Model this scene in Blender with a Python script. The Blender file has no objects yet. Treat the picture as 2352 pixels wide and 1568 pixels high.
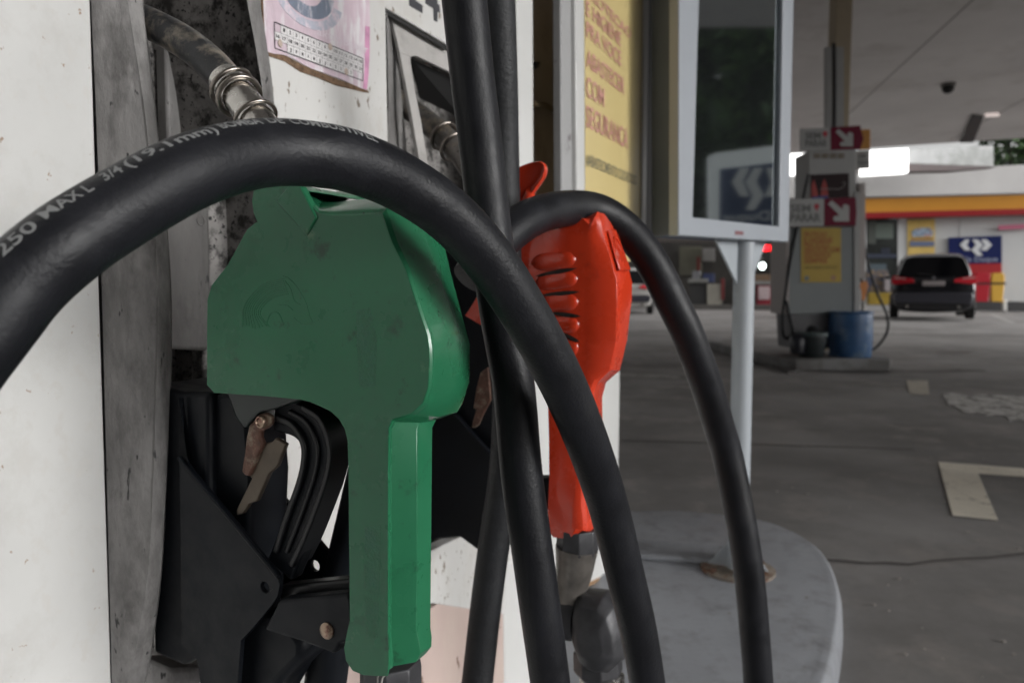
import bpy, bmesh, math, random
from mathutils import Vector, Matrix
from mathutils.geometry import tessellate_polygon
random.seed(7)
C = bpy.context.scene
R = math.radians
# ------------------------------------------------------------------ camera
CH = 0.85; PITCH = R(4.0); FPX = 1700.0
CAM = Vector((0, 0, CH))
cd = bpy.data.cameras.new('camera'); co = bpy.data.objects.new('camera', cd); C.collection.objects.link(co)
co.location = CAM; co.rotation_euler = (R(90) - PITCH, 0, 0)
cd.sensor_width = 36; cd.lens = 36 * FPX / 2352; cd.clip_start = 0.02; cd.clip_end = 500
cd.dof.use_dof = True; cd.dof.focus_distance = 0.44; cd.dof.aperture_fstop = 10.5
C.camera = co
C.render.resolution_x = 1024; C.render.resolution_y = 682
# ------------------------------------------------------------------ world, sun, exposure
SUN_EL = 15; SUN_AZ = 112      # azimuth clockwise from +Y
w = bpy.data.worlds.new('World'); C.world = w; w.use_nodes = True
nt = w.node_tree; nt.nodes.clear()
sky = nt.nodes.new('ShaderNodeTexSky'); sky.sky_type = 'NISHITA'; sky.sun_disc = False
sky.sun_elevation = R(SUN_EL); sky.sun_rotation = R(SUN_AZ); sky.dust_density = 6; sky.air_density = 1.5
hs = nt.nodes.new('ShaderNodeHueSaturation'); hs.inputs['Saturation'].default_value = 0.03
bg = nt.nodes.new('ShaderNodeBackground'); bg.inputs['Strength'].default_value = 0.15
wo = nt.nodes.new('ShaderNodeOutputWorld')
nt.links.new(sky.outputs[0], hs.inputs['Color']); nt.links.new(hs.outputs[0], bg.inputs['Color']); nt.links.new(bg.outputs[0], wo.inputs[0])
sd = bpy.data.lights.new('sun', 'SUN'); so = bpy.data.objects.new('sun', sd); C.collection.objects.link(so)
sd.energy = 0.38;  sd.angle = R(30); sd.color = (1.0, 0.985, 0.97)
az = R(SUN_AZ); el = R(SUN_EL)
sdir = Vector((math.sin(az) * math.cos(el), math.cos(az) * math.cos(el), math.sin(el)))
so.rotation_euler = sdir.to_track_quat('Z', 'Y').to_euler()
C.view_settings.view_transform = 'Standard'; C.view_settings.look = 'None'
C.view_settings.exposure = 1.0; C.view_settings.gamma = 1.0; C.view_settings.use_curve_mapping = False
C.render.engine = 'CYCLES'
# ------------------------------------------------------------------ measuring helpers (photo pixel on a 2352-wide copy -> point on a real plane)
FW = Vector((0, math.cos(PITCH), -math.sin(PITCH))); UP = Vector((0, math.sin(PITCH), math.cos(PITCH))); RT = Vector((1, 0, 0))
def ray(u, v): return FW + RT * ((u - 1176) / FPX) + UP * ((784 - v) / FPX)
A = R(26.7)
D = Vector((math.sin(A), math.cos(A), 0)); N = Vector((math.cos(A), -math.sin(A), 0)); Z = Vector((0, 0, 1))
def PL(u, v, n, c):
    r = ray(u, v); return CAM + r * (c / r.dot(n))
def FP(u, v, o): return PL(u, v, N, o)           # on a plane parallel to the dispenser front
def DP(u, v, s): return PL(u, v, D, s)           # on a plane across the dispenser front
def BP(u, v, y): return PL(u, v, Vector((0, 1, 0)), y)
def GP(u, v, z=0.0): return PL(u, v, Z, z - CH)
def SZ(s, z, o): return D * s + N * o + Z * z    # dispenser frame to world
WN = Vector((0.30, 1.0, 0)).normalized()
WC = WN.dot(Vector((18, 29, 0)))
def WP(u, v, off=0.0): return PL(u, v, WN, WC - off)
# ------------------------------------------------------------------ materials
MATS = {}
def M(name, col, rough=0.5, metal=0.0, var=0.0, scale=8.0, bump=0.0, bscale=60.0, coat=0.0, dirt=None, dscale=3.0, dlo=0.55, dhi=0.7, damt=1.0,
      specks=None, sscale=60.0, sthr=0.68, emit=None, estr=1.0, stretch=(1, 1, 1), ior=1.5, rvar=0.0, crough=.12, spec=0.5, dirt2=None, d2scale=20.0, d2lo=.6, d2hi=.7):
    if name in MATS: return MATS[name]
    m = bpy.data.materials.new(name); m.use_nodes = True; t = m.node_tree; b = t.nodes['Principled BSDF']
    b.inputs['Roughness'].default_value = rough; b.inputs['Metallic'].default_value = metal; b.inputs['IOR'].default_value = ior; b.inputs['Specular IOR Level'].default_value = spec
    b.inputs['Coat Weight'].default_value = coat; b.inputs['Coat Roughness'].default_value = crough
    tc = t.nodes.new('ShaderNodeTexCoord'); mp = t.nodes.new('ShaderNodeMapping'); mp.inputs['Scale'].default_value = stretch
    t.links.new(tc.outputs['Object'], mp.inputs[0])
    def noise(sc, det=5, rg=0.6):
        n = t.nodes.new('ShaderNodeTexNoise'); n.inputs['Scale'].default_value = sc; n.inputs['Detail'].default_value = det
        n.inputs['Roughness'].default_value = rg; t.links.new(mp.outputs[0], n.inputs['Vector']); return n.outputs['Fac']
    def ramp(f, lo, hi, a=0.0, bb=1.0):
        r = t.nodes.new('ShaderNodeMapRange'); r.inputs[1].default_value = lo; r.inputs[2].default_value = hi
        r.inputs[3].default_value = a; r.inputs[4].default_value = bb; t.links.new(f, r.inputs[0]); return r.outputs[0]
    def mix(f, a, c):
        x = t.nodes.new('ShaderNodeMix'); x.data_type = 'RGBA'
        t.links.new(f, x.inputs[0])
        for s, val in ((6, a), (7, c)):
            if isinstance(val, tuple): x.inputs[s].default_value = (*val[:3], 1)
            else: t.links.new(val, x.inputs[s])
        return x.outputs[2]
    col = tuple(col); cur = col
    if var > 0:
        cur = mix(ramp(noise(scale), 0.3, 0.7), tuple(c * (1 - var) for c in col), tuple(min(1, c * (1 + var)) for c in col))
    if dirt: cur = mix(ramp(noise(dscale, 8, 0.7), dlo, dhi, 0, damt), cur, dirt)
    if dirt2: cur = mix(ramp(noise(d2scale, 6, 0.65), d2lo, d2hi), cur, dirt2)
    if specks: cur = mix(ramp(noise(sscale, 3, 0.5), sthr, sthr + 0.05), cur, specks)
    if isinstance(cur, tuple): b.inputs['Base Color'].default_value = (*cur, 1)
    else: t.links.new(cur, b.inputs['Base Color'])
    if rvar > 0: t.links.new(ramp(noise(scale * 2), 0.3, 0.7, max(0.02, rough - rvar), rough + rvar), b.inputs['Roughness'])
    if bump > 0:
        bn = t.nodes.new('ShaderNodeBump'); bn.inputs['Strength'].default_value = bump; bn.inputs['Distance'].default_value = 0.001 if bscale > 30 else 0.01
        t.links.new(noise(bscale, 6), bn.inputs['Height']); t.links.new(bn.outputs[0], b.inputs['Normal'])
    if emit:
        b.inputs['Emission Color'].default_value = (*emit, 1); b.inputs['Emission Strength'].default_value = estr
    MATS[name] = m; return m
white_paint = M('white_paint', (.54, .538, .525), .36, var=.06, scale=7, bump=.1, bscale=50, dirt=(.42, .405, .38), dscale=26, dlo=.5, dhi=.72, damt=.45, specks=(.3, .22, .16), sscale=110, sthr=.69, coat=.15, dirt2=(.52,.51,.49), d2scale=70, d2lo=.56, d2hi=.66, stretch=(1, 1, .8))
white_spot = M('white_paint_spotted', (.6, .593, .575), .35, var=.05, scale=4, bump=.08, dirt=(.46, .43, .38), dscale=24, dlo=.5, dhi=.72, damt=.55, specks=(.2, .16, .12), sscale=120, sthr=.64, stretch=(1, 1, .5), coat=.2)
pink_paint = M('faded_pink_paint', (.52, .41, .37), .4, var=.07, scale=9, specks=(.16, .09, .06), sscale=60, sthr=.68, bump=.1, dirt=(.55, .46, .4), dscale=14, dlo=.5, dhi=.7, damt=.7, stretch=(1, 1, .5))
plain_white = M('plain_white_paint', (.62, .62, .605), .35, var=.04, scale=5, bump=.03, coat=.2)
grey_cast = M('grey_moulding', (.2, .193, .188), .55, var=.35, scale=28, bump=.8, bscale=260, dirt=(.06, .056, .054), dscale=38, dlo=.46, dhi=.68, damt=.85, stretch=(1, 1, .4), specks=(.03, .03, .03), sscale=150, sthr=.67, dirt2=(.3, .29, .28), d2scale=24, d2lo=.56, d2hi=.72)
grey_light = M('light_grey_moulding', (.4, .385, .37), .5, var=.1, scale=25, bump=.3, bscale=130, dirt=(.2, .19, .18), dscale=30, dlo=.52, dhi=.75, damt=.6)
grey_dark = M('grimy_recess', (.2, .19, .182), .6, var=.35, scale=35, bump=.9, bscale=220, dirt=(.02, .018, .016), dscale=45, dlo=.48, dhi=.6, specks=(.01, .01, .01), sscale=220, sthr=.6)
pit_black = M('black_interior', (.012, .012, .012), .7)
rust_dirt = M('glue_residue', (.16, .1, .06), .9, var=.5, scale=200, bump=.8, bscale=400)
black_plastic = M('black_plastic', (.006, .0075, .0105), .5, spec=.22, var=.2, scale=30, bump=.15, bscale=200, rvar=.12)
black_gloss = M('black_gloss_plastic', (.006, .0065, .008), .35, spec=.35, var=.1, scale=30)
rubber = M('black_rubber', (.0085, .009, .0115), .46, spec=.3, var=.4, scale=22, bump=.35, bscale=420, dirt=(.035, .034, .033), dscale=9, dlo=.55, dhi=.8, damt=.6, rvar=.1, specks=(.12, .115, .11), sscale=130, sthr=.77)
rubber_tex = M('ribbed_rubber', (.013, .014, .016), .55, spec=.4, var=.3, scale=40, bump=1.0, bscale=170, stretch=(1, 1, 1.6))
green_p = M('green_plastic', (.017, .135, .062), .3, spec=.28, var=.14, scale=9, coat=.3, crough=.05, dirt=(.008, .032, .018), dscale=42, dlo=.59, dhi=.7, damt=.8, dirt2=(.16, .26, .15), d2scale=26, d2lo=.68, d2hi=.82, specks=(.01, .02, .015), sscale=120, sthr=.74, rvar=.1, bump=.06, bscale=70)
green_rough = M('green_worn_texture', (.017, .125, .058), .42, spec=.3, var=.15, scale=250, bump=1.0, bscale=500, coat=.3, dirt=(.02, .12, .068), dscale=60, dlo=.45, dhi=.65)
red_p = M('red_plastic', (.62, .045, .014), .27, spec=.4, var=.1, scale=14, coat=.6, dirt=(.22, .014, .008), dscale=18, dlo=.6, dhi=.75, damt=.6, rvar=.08)
steel = M('worn_steel', (.55, .53, .5), .22, metal=1, var=.15, scale=60, bump=.15, bscale=200, dirt=(.12, .1, .085), dscale=40, dlo=.55, dhi=.7, rvar=.1)
steel_dirty = M('dirty_spout', (.16, .15, .14), .42, metal=.75, var=.35, scale=50, bump=.3, bscale=160, dirt=(.32, .27, .2), dscale=35, dlo=.5, dhi=.64, specks=(.02, .02, .02), sscale=200, sthr=.64)
spout_black = M('dirty_black_spout', (.03, .031, .034), .4, metal=.3, var=.4, scale=50, bump=.35, bscale=160, dirt=(.24, .21, .17), dscale=30, dlo=.5, dhi=.62, rvar=.1)
ring_steel = M('ring_steel', (.3, .27, .24), .28, metal=1, var=.3, scale=80)
dark_cast = M('dark_cast_metal', (.045, .045, .049), .46, metal=.25, var=.3, scale=50, bump=.35, bscale=120, rvar=.1, dirt=(.13, .125, .12), dscale=40, dlo=.6, dhi=.75)
brown_cast = M('brown_cast_metal', (.17, .155, .14), .38, metal=.6, var=.3, scale=50, bump=.3, bscale=120, rvar=.1)
rusty = M('rusty_metal', (.12, .06, .042), .5, metal=.4, var=.4, scale=120, bump=.7, bscale=200, dirt=(.24, .19, .14), dscale=90, dlo=.5, dhi=.62)
bronze = M('dull_bronze', (.1, .08, .06), .45, metal=.5, var=.2, scale=60)
copper = M('bolt_copper', (.36, .27, .2), .35, metal=.8, var=.2, scale=150, dirt=(.2, .1, .08), dscale=180, dlo=.5, dhi=.6)
ink_white = M('worn_white_print', (.23, .235, .235), .6, dirt=(.06, .06, .062), dscale=200, dlo=.64, dhi=.74)
ink_black = M('black_ink', (.015, .015, .018), .5)
ink_grey = M('numeral_grey', (.05, .05, .058), .4)
sticker_m = M('pink_sticker', (.6, .48, .54), .4, var=.14, scale=40, dirt=(.75, .72, .74), dscale=60, dlo=.5, dhi=.62, stretch=(1, 1, .2), bump=.3, bscale=180)
sticker_w = M('sticker_white', (.72, .7, .7), .45)
sticker_m2 = M('magenta_edge', (.56, .27, .42), .4, var=.3, scale=50)
sticker_b = M('sticker_blue_grey', (.17, .2, .26), .4, var=.3, scale=60, dirt=(.6, .58, .64), dscale=90, dlo=.48, dhi=.62, stretch=(1, 1, .3))
# ------------------------------------------------------------------ mesh helpers
def pts(l, f): return [f(*p) for p in l]
def slab(poly, ext, holes=()):
    """polygon (world points, optional holes) extruded by vector ext"""
    loops = [list(poly)] + [list(h) for h in holes]
    allp = [p for l in loops for p in l]; n = len(allp)
    tris = tessellate_polygon(loops)
    vs = allp + [p + ext for p in allp]
    fs = []
    if len(loops) == 1:
        fs += [tuple(range(n)), tuple(reversed(range(n, 2 * n)))]
    else:
        for t in tris: fs.append(tuple(t)); fs.append(tuple(n + i for i in reversed(t)))
    k = 0
    for l in loops:
        m = len(l)
        for i in range(m):
            a, b = k + i, k + (i + 1) % m
            fs.append((a, n + a, n + b, b))
        k += m
    return vs, fs
def sheet(poly): return list(poly), [tuple(range(len(poly)))]
def join(*gs):
    vs, fs = [], []
    for g in gs:
        k = len(vs); vs += g[0]; fs += [tuple(i + k for i in f) for f in g[1]]
    return vs, fs
def grid(rows, close=False):
    vs = [p for r in rows for p in r]; m = len(rows[0]); fs = []
    for i in range(len(rows) - 1):
        for j in range(m - 1 + (1 if close else 0)):
            a = i * m + j; b = i * m + (j + 1) % m
            fs.append((a, b, b + m, a + m))
    return vs, fs
def loft(rings, caps=True):
    vs, fs = grid(rings, True); m = len(rings[0]); k = (len(rings) - 1) * m
    if caps: fs = fs + [tuple(reversed(range(m))), tuple(range(k, k + m))]
    return vs, fs
def box(c, ax, ay, az, hx, hy, hz):
    v = []
    for x, y in ((-1, -1), (1, -1), (1, 1), (-1, 1)): v.append(c + ax * hx * x + ay * hy * y - az * hz)
    return slab(v, az * 2 * hz)
X_ = Vector((1, 0, 0)); Y_ = Vector((0, 1, 0))
def abox(x0, x1, y0, y1, z0, z1):
    return slab([Vector((x0, y0, z0)), Vector((x1, y0, z0)), Vector((x1, y1, z0)), Vector((x0, y1, z0))], Z * (z1 - z0))
def spline(P, n=8):
    P = [Vector(p) for p in P]; P = [P[0] * 2 - P[1]] + P + [P[-1] * 2 - P[-2]]; out = []
    for i in range(1, len(P) - 2):
        a, b, c, d = P[i - 1:i + 3]
        for k in range(n):
            t = k / n
            out.append(0.5 * ((2 * b) + (c - a) * t + (2 * a - 5 * b + 4 * c - d) * t * t + (3 * b - a - 3 * c + d) * t ** 3))
    out.append(P[-2]); return out
def tube(path, r, seg=16, caps=True, jit=0.0):
    rings = []; up = None; n = len(path)
    for i, p in enumerate(path):
        t = (path[min(i + 1, n - 1)] - path[max(i - 1, 0)]).normalized()
        if up is None:
            up = Z if abs(t.z) < .9 else X_
        up = (up - t * up.dot(t)).normalized(); s = t.cross(up)
        rr = r[i] if isinstance(r, (list, tuple)) else r
        rings.append([p + (up * math.cos(2 * math.pi * k / seg) + s * math.sin(2 * math.pi * k / seg)) * rr for k in range(seg)])
    return loft(rings, caps)
def disc(c, n, r, h, seg=20, rx=None):
    n = n.normalized(); a = (Z if abs(n.z) < .9 else X_); a = (a - n * a.dot(n)).normalized(); b = n.cross(a)
    return slab([c + a * math.cos(2 * math.pi * k / seg) * r + b * math.sin(2 * math.pi * k / seg) * (rx or r) for k in range(seg)], n * h)
def circ(c, n, r, seg=16):
    n = n.normalized(); a = (Z if abs(n.z) < .9 else X_); a = (a - n * a.dot(n)).normalized(); b = n.cross(a)
    return [c + a * math.cos(2 * math.pi * k / seg) * r + b * math.sin(2 * math.pi * k / seg) * r for k in range(seg)]
def lathe(c, axis, prof, seg=20, hexa=False):
    axis = axis.normalized(); a = (Z if abs(axis.z) < .9 else X_); a = (a - axis * a.dot(axis)).normalized(); b = axis.cross(a)
    return loft([[c + axis * h + (a * math.cos(2 * math.pi * k / seg) + b * math.sin(2 * math.pi * k / seg)) * r for k in range(seg)] for h, r in prof])
def ball(c, rx, ry, rz, seg=14, rings=9):
    rr = []
    for i in range(1, rings):
        th = math.pi * i / rings
        rr.append([c + Vector((rx * math.sin(th) * math.cos(2 * math.pi * k / seg), ry * math.sin(th) * math.sin(2 * math.pi * k / seg), rz * math.cos(th))) for k in range(seg)])
    return loft(rr)
def mesh_obj(name, geo, mat, parent=None, smooth=40, bevel=0.0, bseg=2, sub=0):
    vs, fs = geo
    off = parent['_o'] if parent is not None else None
    if parent is None: base = Vector((sum(v[0] for v in vs) / len(vs), sum(v[1] for v in vs) / len(vs), min(v[2] for v in vs)))
    else: base = ORIG[parent.name]
    me = bpy.data.meshes.new(name); me.from_pydata([Vector(v) - base for v in vs], [], fs); me.update()
    bm = bmesh.new(); bm.from_mesh(me); bmesh.ops.recalc_face_normals(bm, faces=bm.faces)
    for f in bm.faces: f.smooth = smooth > 0
    if smooth > 0:
        for e in bm.edges:
            if len(e.link_faces) == 2:
                try: e.smooth = e.calc_face_angle() < R(smooth)
                except Exception: pass
    bm.to_mesh(me); bm.free()
    o = bpy.data.objects.new(name, me); C.collection.objects.link(o)
    if isinstance(mat, (list, tuple)):
        for x in mat: me.materials.append(x)
    else: me.materials.append(mat)
    if parent is not None: o.parent = parent; ORIG[o.name] = base
    else: o.location = base; ORIG[o.name] = base
    if sub:
        s = o.modifiers.new('sub', 'SUBSURF'); s.levels = sub; s.render_levels = sub
    if bevel > 0:
        b = o.modifiers.new('bevel', 'BEVEL'); b.width = bevel; b.segments = bseg; b.limit_method = 'ANGLE'; b.angle_limit = R(28); b.harden_normals = False
    return o
ORIG = {}
KT = 2
class _P(dict): pass
def thing(name, loc, label, cat, group=None):
    o = bpy.data.objects.new(name, None); C.collection.objects.link(o); o.location = loc; o.empty_display_size = .1
    o['label'] = label; o['category'] = cat; o['_o'] = 0
    if group: o['group'] = group
    ORIG[o.name] = Vector(loc); return o
def part(name, geo, mat, parent, **k):
    if '_o' not in parent: parent['_o'] = 0
    lab = k.pop('label', None)
    o = mesh_obj(name, geo, mat, parent, **k)
    # a mesh child of a mesh child shares the same base, so its local offset stays zero
    if lab: o['label'] = lab
    return o
def tag(o, label=None, cat=None, group=None, kind=None):
    if label: o['label'] = label
    if cat: o['category'] = cat
    if group: o['group'] = group
    if kind: o['kind'] = kind
    return o
TXT = {}
def textgeo(s, bold=0.0):
    """flat glyph outlines, width and height returned, cap height 1"""
    key = (s, bold)
    if key in TXT: return TXT[key]
    c = bpy.data.curves.new('t', 'FONT'); c.body = s; c.size = 1.0; c.resolution_u = 3; c.offset = bold
    o = bpy.data.objects.new('t', c); C.collection.objects.link(o)
    me = bpy.data.meshes.new_from_object(o)
    vs = [v.co.copy() for v in me.vertices]; fs = [tuple(p.vertices) for p in me.polygons]
    bpy.data.objects.remove(o); bpy.data.curves.remove(c); bpy.data.meshes.remove(me)
    x0 = min(v.x for v in vs); x1 = max(v.x for v in vs)
    vs = [((v.x - x0) / (x1 - x0), v.y / 0.69) for v in vs]
    TXT[key] = (vs, fs, (x1 - x0) / 0.69); return TXT[key]
def text_quad(s, tl, tr, br, bl, bold=0.0, lift=None):
    """text stretched into a quad given by world corners"""
    vs, fs, w_ = textgeo(s, bold)
    out = []
    for x, y in vs:
        p = (bl * (1 - x) + br * x) * (1 - y) + (tl * (1 - x) + tr * x) * y
        out.append(p + lift if lift else p)
    return out, fs
# ================================================================== SETTING
asphalt = M('asphalt', (.225, .217, .212), .75, spec=.35, var=.28, scale=1.3, bump=.35, bscale=40, dirt=(.13, .123, .118), dscale=.5, dlo=.43, dhi=.6, damt=.85, dirt2=(.27, .25, .235), d2scale=3.2, d2lo=.52, d2hi=.7, specks=(.3, .28, .26), sscale=14, sthr=.76, rvar=.12)
g = mesh_obj('ground', sheet([Vector((-150, -60, 0)), Vector((200, -60, 0)), Vector((200, 250, 0)), Vector((-150, 250, 0))]), asphalt, smooth=0); tag(g, kind='structure')
cream_paint = M('cream_road_paint', (.68, .63, .53), .6, var=.12, scale=6, dirt=(.27, .24, .2), dscale=11, dlo=.55, dhi=.68, specks=(.2, .18, .16), sscale=45, sthr=.66)
worn_paint = M('worn_road_paint', (.55, .54, .52), .7, var=.2, scale=8, dirt=(.17, .16, .15), dscale=9, dlo=.47, dhi=.54)
def gmark(name, poly, mat, z=.004):
    o = mesh_obj(name, sheet([GP(u, v, z) for u, v in poly]), mat, smooth=0); tag(o, kind='structure'); return o
gmark('road_marking', [(2155, 1060), (2420, 1080), (2420, 1100), (2247, 1087), (2293, 1194), (2188, 1183)], cream_paint)
gmark('road_marking', [(2082, 873), (2131, 874), (2135, 906), (2089, 904)], M('beige_worn_paint', (.46, .42, .35), .7, var=.2, scale=9, dirt=(.15, .14, .12), dscale=9, dlo=.5, dhi=.65))
gmark('road_marking', [(2161, 904), (2190, 902), (2230, 908), (2290, 904), (2400, 912), (2420, 985), (2340, 962), (2320, 968), (2310, 952), (2270, 955), (2245, 946), (2215, 952), (2205, 938), (2188, 930), (2180, 934), (2174, 918)], worn_paint)
gmark('road_marking', [(1425, 857), (1600, 866), (1600, 871), (1425, 863)], M('thin_line_paint', (.3, .29, .27), .7, dirt=(.1, .1, .09), dscale=6, dlo=.5, dhi=.6))
gmark('road_marking', [(2268, 722), (2285, 722), (2335, 741), (2318, 741)], M('thin_line_paint2', (.28, .27, .26), .7))
crack = M('dark_crack', (.085, .078, .073), .9)
cp = [(1893, 1285), (1935, 1286), (1990, 1292), (2040, 1291), (2090, 1295), (2140, 1287), (2200, 1282), (2270, 1279), (2352, 1270), (2440, 1262)]
o = mesh_obj('pavement_crack', join(*[sheet([GP(a[0], a[1] - 2, .004), GP(b[0], b[1] - 2, .004), GP(b[0], b[1] + 2.5, .004), GP(a[0], a[1] + 2.5, .004)]) for a, b in zip(cp, cp[1:])]), crack, smooth=0); tag(o, kind='structure')
oil = M('oil_stain', (.026, .023, .021), .42, var=.3, scale=3)
def blob(name, cu, cv, ru, rv, mat, z=.003, n=22):
    random.seed(int(cu)); P = []
    for k in range(n):
        a = 2 * math.pi * k / n; q = 1 + random.uniform(-.14, .14)
        P.append((cu + ru * q * math.cos(a), cv + rv * q * math.sin(a)))
    return gmark(name, P, mat, z)
blob('oil_stain', 2130, 846, 75, 4, oil); blob('oil_stain', 2190, 808, 40, 5, oil); blob('oil_stain', 1770, 826, 70, 14, oil, .0035)
blob('oil_stain', 2060, 851, 200, 6, M('oil_faint', (.05, .045, .041), .6), .002)
# asphalt/concrete slabs: patch joints
for a, b in (((1430, 1010), (2100, 1030)), ((1440, 760), (2352, 770))):
    gmark('pavement_joint', [(a[0], a[1]), (b[0], b[1]), (b[0], b[1] + 1.6), (a[0], a[1] + 1.6)], M('joint', (.05, .046, .042), .8), .0025)
random.seed(3)
lg = []
for k in range(60):
    u = random.uniform(1700, 2352); v = random.uniform(950, 1560)
    p = GP(u, v, .003); r_ = random.uniform(.002, .006)
    lg.append(disc(p, Z, r_, r_ * .6, 6))
o = mesh_obj('loose_grit', join(*lg), M('grit', (.28, .26, .24), .8), smooth=0); tag(o, 'scattered pale grit specks lying on the dark asphalt', 'grit', kind='stuff')
# near pump island
ISZ = .08
isl = [(1560, 1174), (1650, 1182), (1740, 1194), (1800, 1214), (1850, 1242), (1884, 1280), (1904, 1330), (1909, 1380), (1902, 1440), (1886, 1510), (1862, 1580), (1825, 1660)]
top = [GP(u, v, ISZ) for u, v in isl]
sp = spline(top, 5)
lead = [Vector((-.9, 2.75, ISZ)), Vector((0.1, 2.52, ISZ))]
tail = [sp[-1] + Vector((-.25, -.6, 0)), sp[-1] + Vector((-.5, -1.6, 0)), Vector((-1.9, -1.2, ISZ)), Vector((-1.9, 2.9, ISZ))]
ring = sp + tail + lead
cen = Vector((-.2, 1.0, ISZ))
def off_ring(rg, d, z):
    out = []
    n = len(rg)
    for i, p in enumerate(rg):
        t = (rg[(i + 1) % n] - rg[i - 1]); t.z = 0; t.normalize(); nn = Vector((t.y, -t.x, 0))
        if nn.dot(p - cen) < 0: nn = -nn
        q = p + nn * d; q.z = z; out.append(q)
    return out
island_m = M('grey_painted_concrete', (.235, .245, .265), .5, var=.1, scale=6, bump=.3, bscale=22, dirt=(.13, .13, .135), dscale=11, dlo=.5, dhi=.7, damt=.8, dirt2=(.33, .31, .27), d2scale=9, d2lo=.7, d2hi=.78, specks=(.1, .08, .06), sscale=30, sthr=.74, rvar=.1)
curb_m = M('worn_curb_paint', (.3, .3, .31), .6, var=.12, scale=14, bump=.5, bscale=28, dirt=(.1, .085, .07), dscale=16, dlo=.56, dhi=.66)
o = mesh_obj('pump_island', loft([off_ring(ring, .03, -.01), off_ring(ring, .026, ISZ - .03), off_ring(ring, .02, ISZ - .008), off_ring(ring, .01, ISZ - .001), off_ring(ring, -.006, ISZ - .003), off_ring(ring, -.014, ISZ)], True), island_m, smooth=60); tag(o, kind='structure')
ledge = [FP(1200, 1130, -.95)]
# low ridge on island
pr = [GP(1415, 1281, ISZ), GP(1700, 1303, ISZ)]
o = mesh_obj('island_ridge', slab([pr[0], pr[1], pr[1] + Z * .016, pr[0] + Z * .016], (GP(1500, 1250, ISZ) - GP(1500, 1285, ISZ))), island_m, bevel=.004); tag(o, kind='structure')
# ================================================================== MAIN CANOPY
ceil_m = M('canopy_ceiling_paint', (.84, .81, .795), .6, var=.1, scale=.35, dirt=(.6, .56, .53), dscale=.5, dlo=.52, dhi=.75)
CZ = 4.5
far_l = Vector((-16, 29.6, CZ)); far_r = Vector((13.8, 17.6, CZ)); near_l = Vector((-16, -7.0, CZ)); near_r = Vector((7.2, -7.0, CZ))
o = mesh_obj('canopy_roof', slab([near_l, near_r, far_r, far_l], Z * .6), ceil_m, smooth=0)
tag(o, 'wide flat pale canopy roof covering the whole fuel forecourt', 'canopy')
seam = M('ceiling_seam', (.3, .28, .27), .6)
ROOF = o; ROOF['_o'] = 0
for i in range(9):
    t = (i + 1) / 10
    a = near_l.lerp(near_r, t); b = far_l.lerp(far_r, t)
    part('ceiling_strip', slab([a - Z * .004, a + X_ * .02 - Z * .004, b + X_ * .02 - Z * .004, b - Z * .004], Z * .003), seam, ROOF, smooth=0)
col_m = M('beige_column_paint', (.42, .35, .25), .5, var=.05)
o = mesh_obj('canopy_column', slab([BP(1912, 300, 8.9), BP(1950, 300, 8.9), BP(1950, 300, 8.9) + Y_ * .2, BP(1912, 300, 8.9) + Y_ * .2], Z), col_m, bevel=.01)
for v_ in o.data.vertices: v_.co.z = (CZ if v_.co.z > .5 else .1) - ORIG[o.name].z
tag(o, 'beige square canopy column rising behind the far fuel pump', 'column')
dk = M('dark_fixture', (.012, .012, .012), .5)
t = thing('ceiling_light', GP(2225, 300, CZ), 'long dark hanging ceiling fixture near the canopy edge', 'light fixture')
part('housing', slab([GP(2203, 328, CZ - .06), GP(2236, 328, CZ - .06), GP(2258, 272, CZ - .06), GP(2232, 268, CZ - .06)], Z * .055), dk, t, bevel=.01)
part('end_lamp', slab([GP(2264, 270, CZ - .03), GP(2296, 268, CZ - .03), GP(2292, 262, CZ - .03), GP(2262, 264, CZ - .03)], Z * .026), M('pale_lamp', (.7, .62, .6), .5, emit=(1, .85, .8), estr=.25), t)
cc = GP(2178, 192, CZ)
t = thing('dome_camera', cc, 'small dark round dome camera fixed under the canopy ceiling', 'camera')
part('mount', disc(cc - Z * .05, Z, .12, .05), M('grey_mount', (.2, .19, .18), .5), t)
part('dome', ball(cc - Z * .09, .1, .1, .09), dk, t)
# ================================================================== SHOP (far)
def wq(name, u0, v0, u1, v1, mat, parent, off=0.05, th=.05, v0b=None, v1b=None, **k):
    v0b = v0 if v0b is None else v0b; v1b = v1 if v1b is None else v1b
    q = [WP(u0, v0, off), WP(u1, v0b, off), WP(u1, v1b, off), WP(u0, v1, off)]
    return part(name, slab(q, WN * th), mat, parent, smooth=0, **k)
shop = thing('shop_building', WP(2100, 690), 'white shop building with yellow and red fascia behind the forecourt', 'shop')
shopw = M('shop_white_wall', (.56, .57, .57), .5, var=.04, scale=.6)
wq('wall', 2083, 500, 2560, 712, shopw, shop, 0, .3, 488, 722)
wq('pillar', 2062, 500, 2084, 700, shopw, shop, .06, .3)
wq('pillar', 1976, 500, 1990, 700, shopw, shop, .06, .3)
wq('fascia', 1960, 448, 2560, 489, M('fascia_yellow', (.62, .27, .028), .45, var=.05, scale=1), shop, .5, .55, 424, 474)
wq('fascia_stripe', 1960, 489, 2560, 502, M('fascia_red', (.3, .008, .012), .45), shop, .52, .57, 474, 487)
wq('fascia_top', 1960, 400, 2560, 448, M('fascia_grey', (.36, .35, .34), .55, var=.05, scale=1), shop, .8, 1.2, 378, 424)
skirt = M('skirting_dark', (.045, .045, .048), .6)
wq('skirting', 2230, 689, 2560, 711, skirt, shop, .07, .08, 700, 722)
wq('joint_strip', 2204, 502, 2205.5, 545, M('wall_joint', (.4, .4, .4), .6), shop, .02, .03)
glassd = M('shop_glass', (.03, .034, .032), .12, var=.5, scale=1.5)
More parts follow.
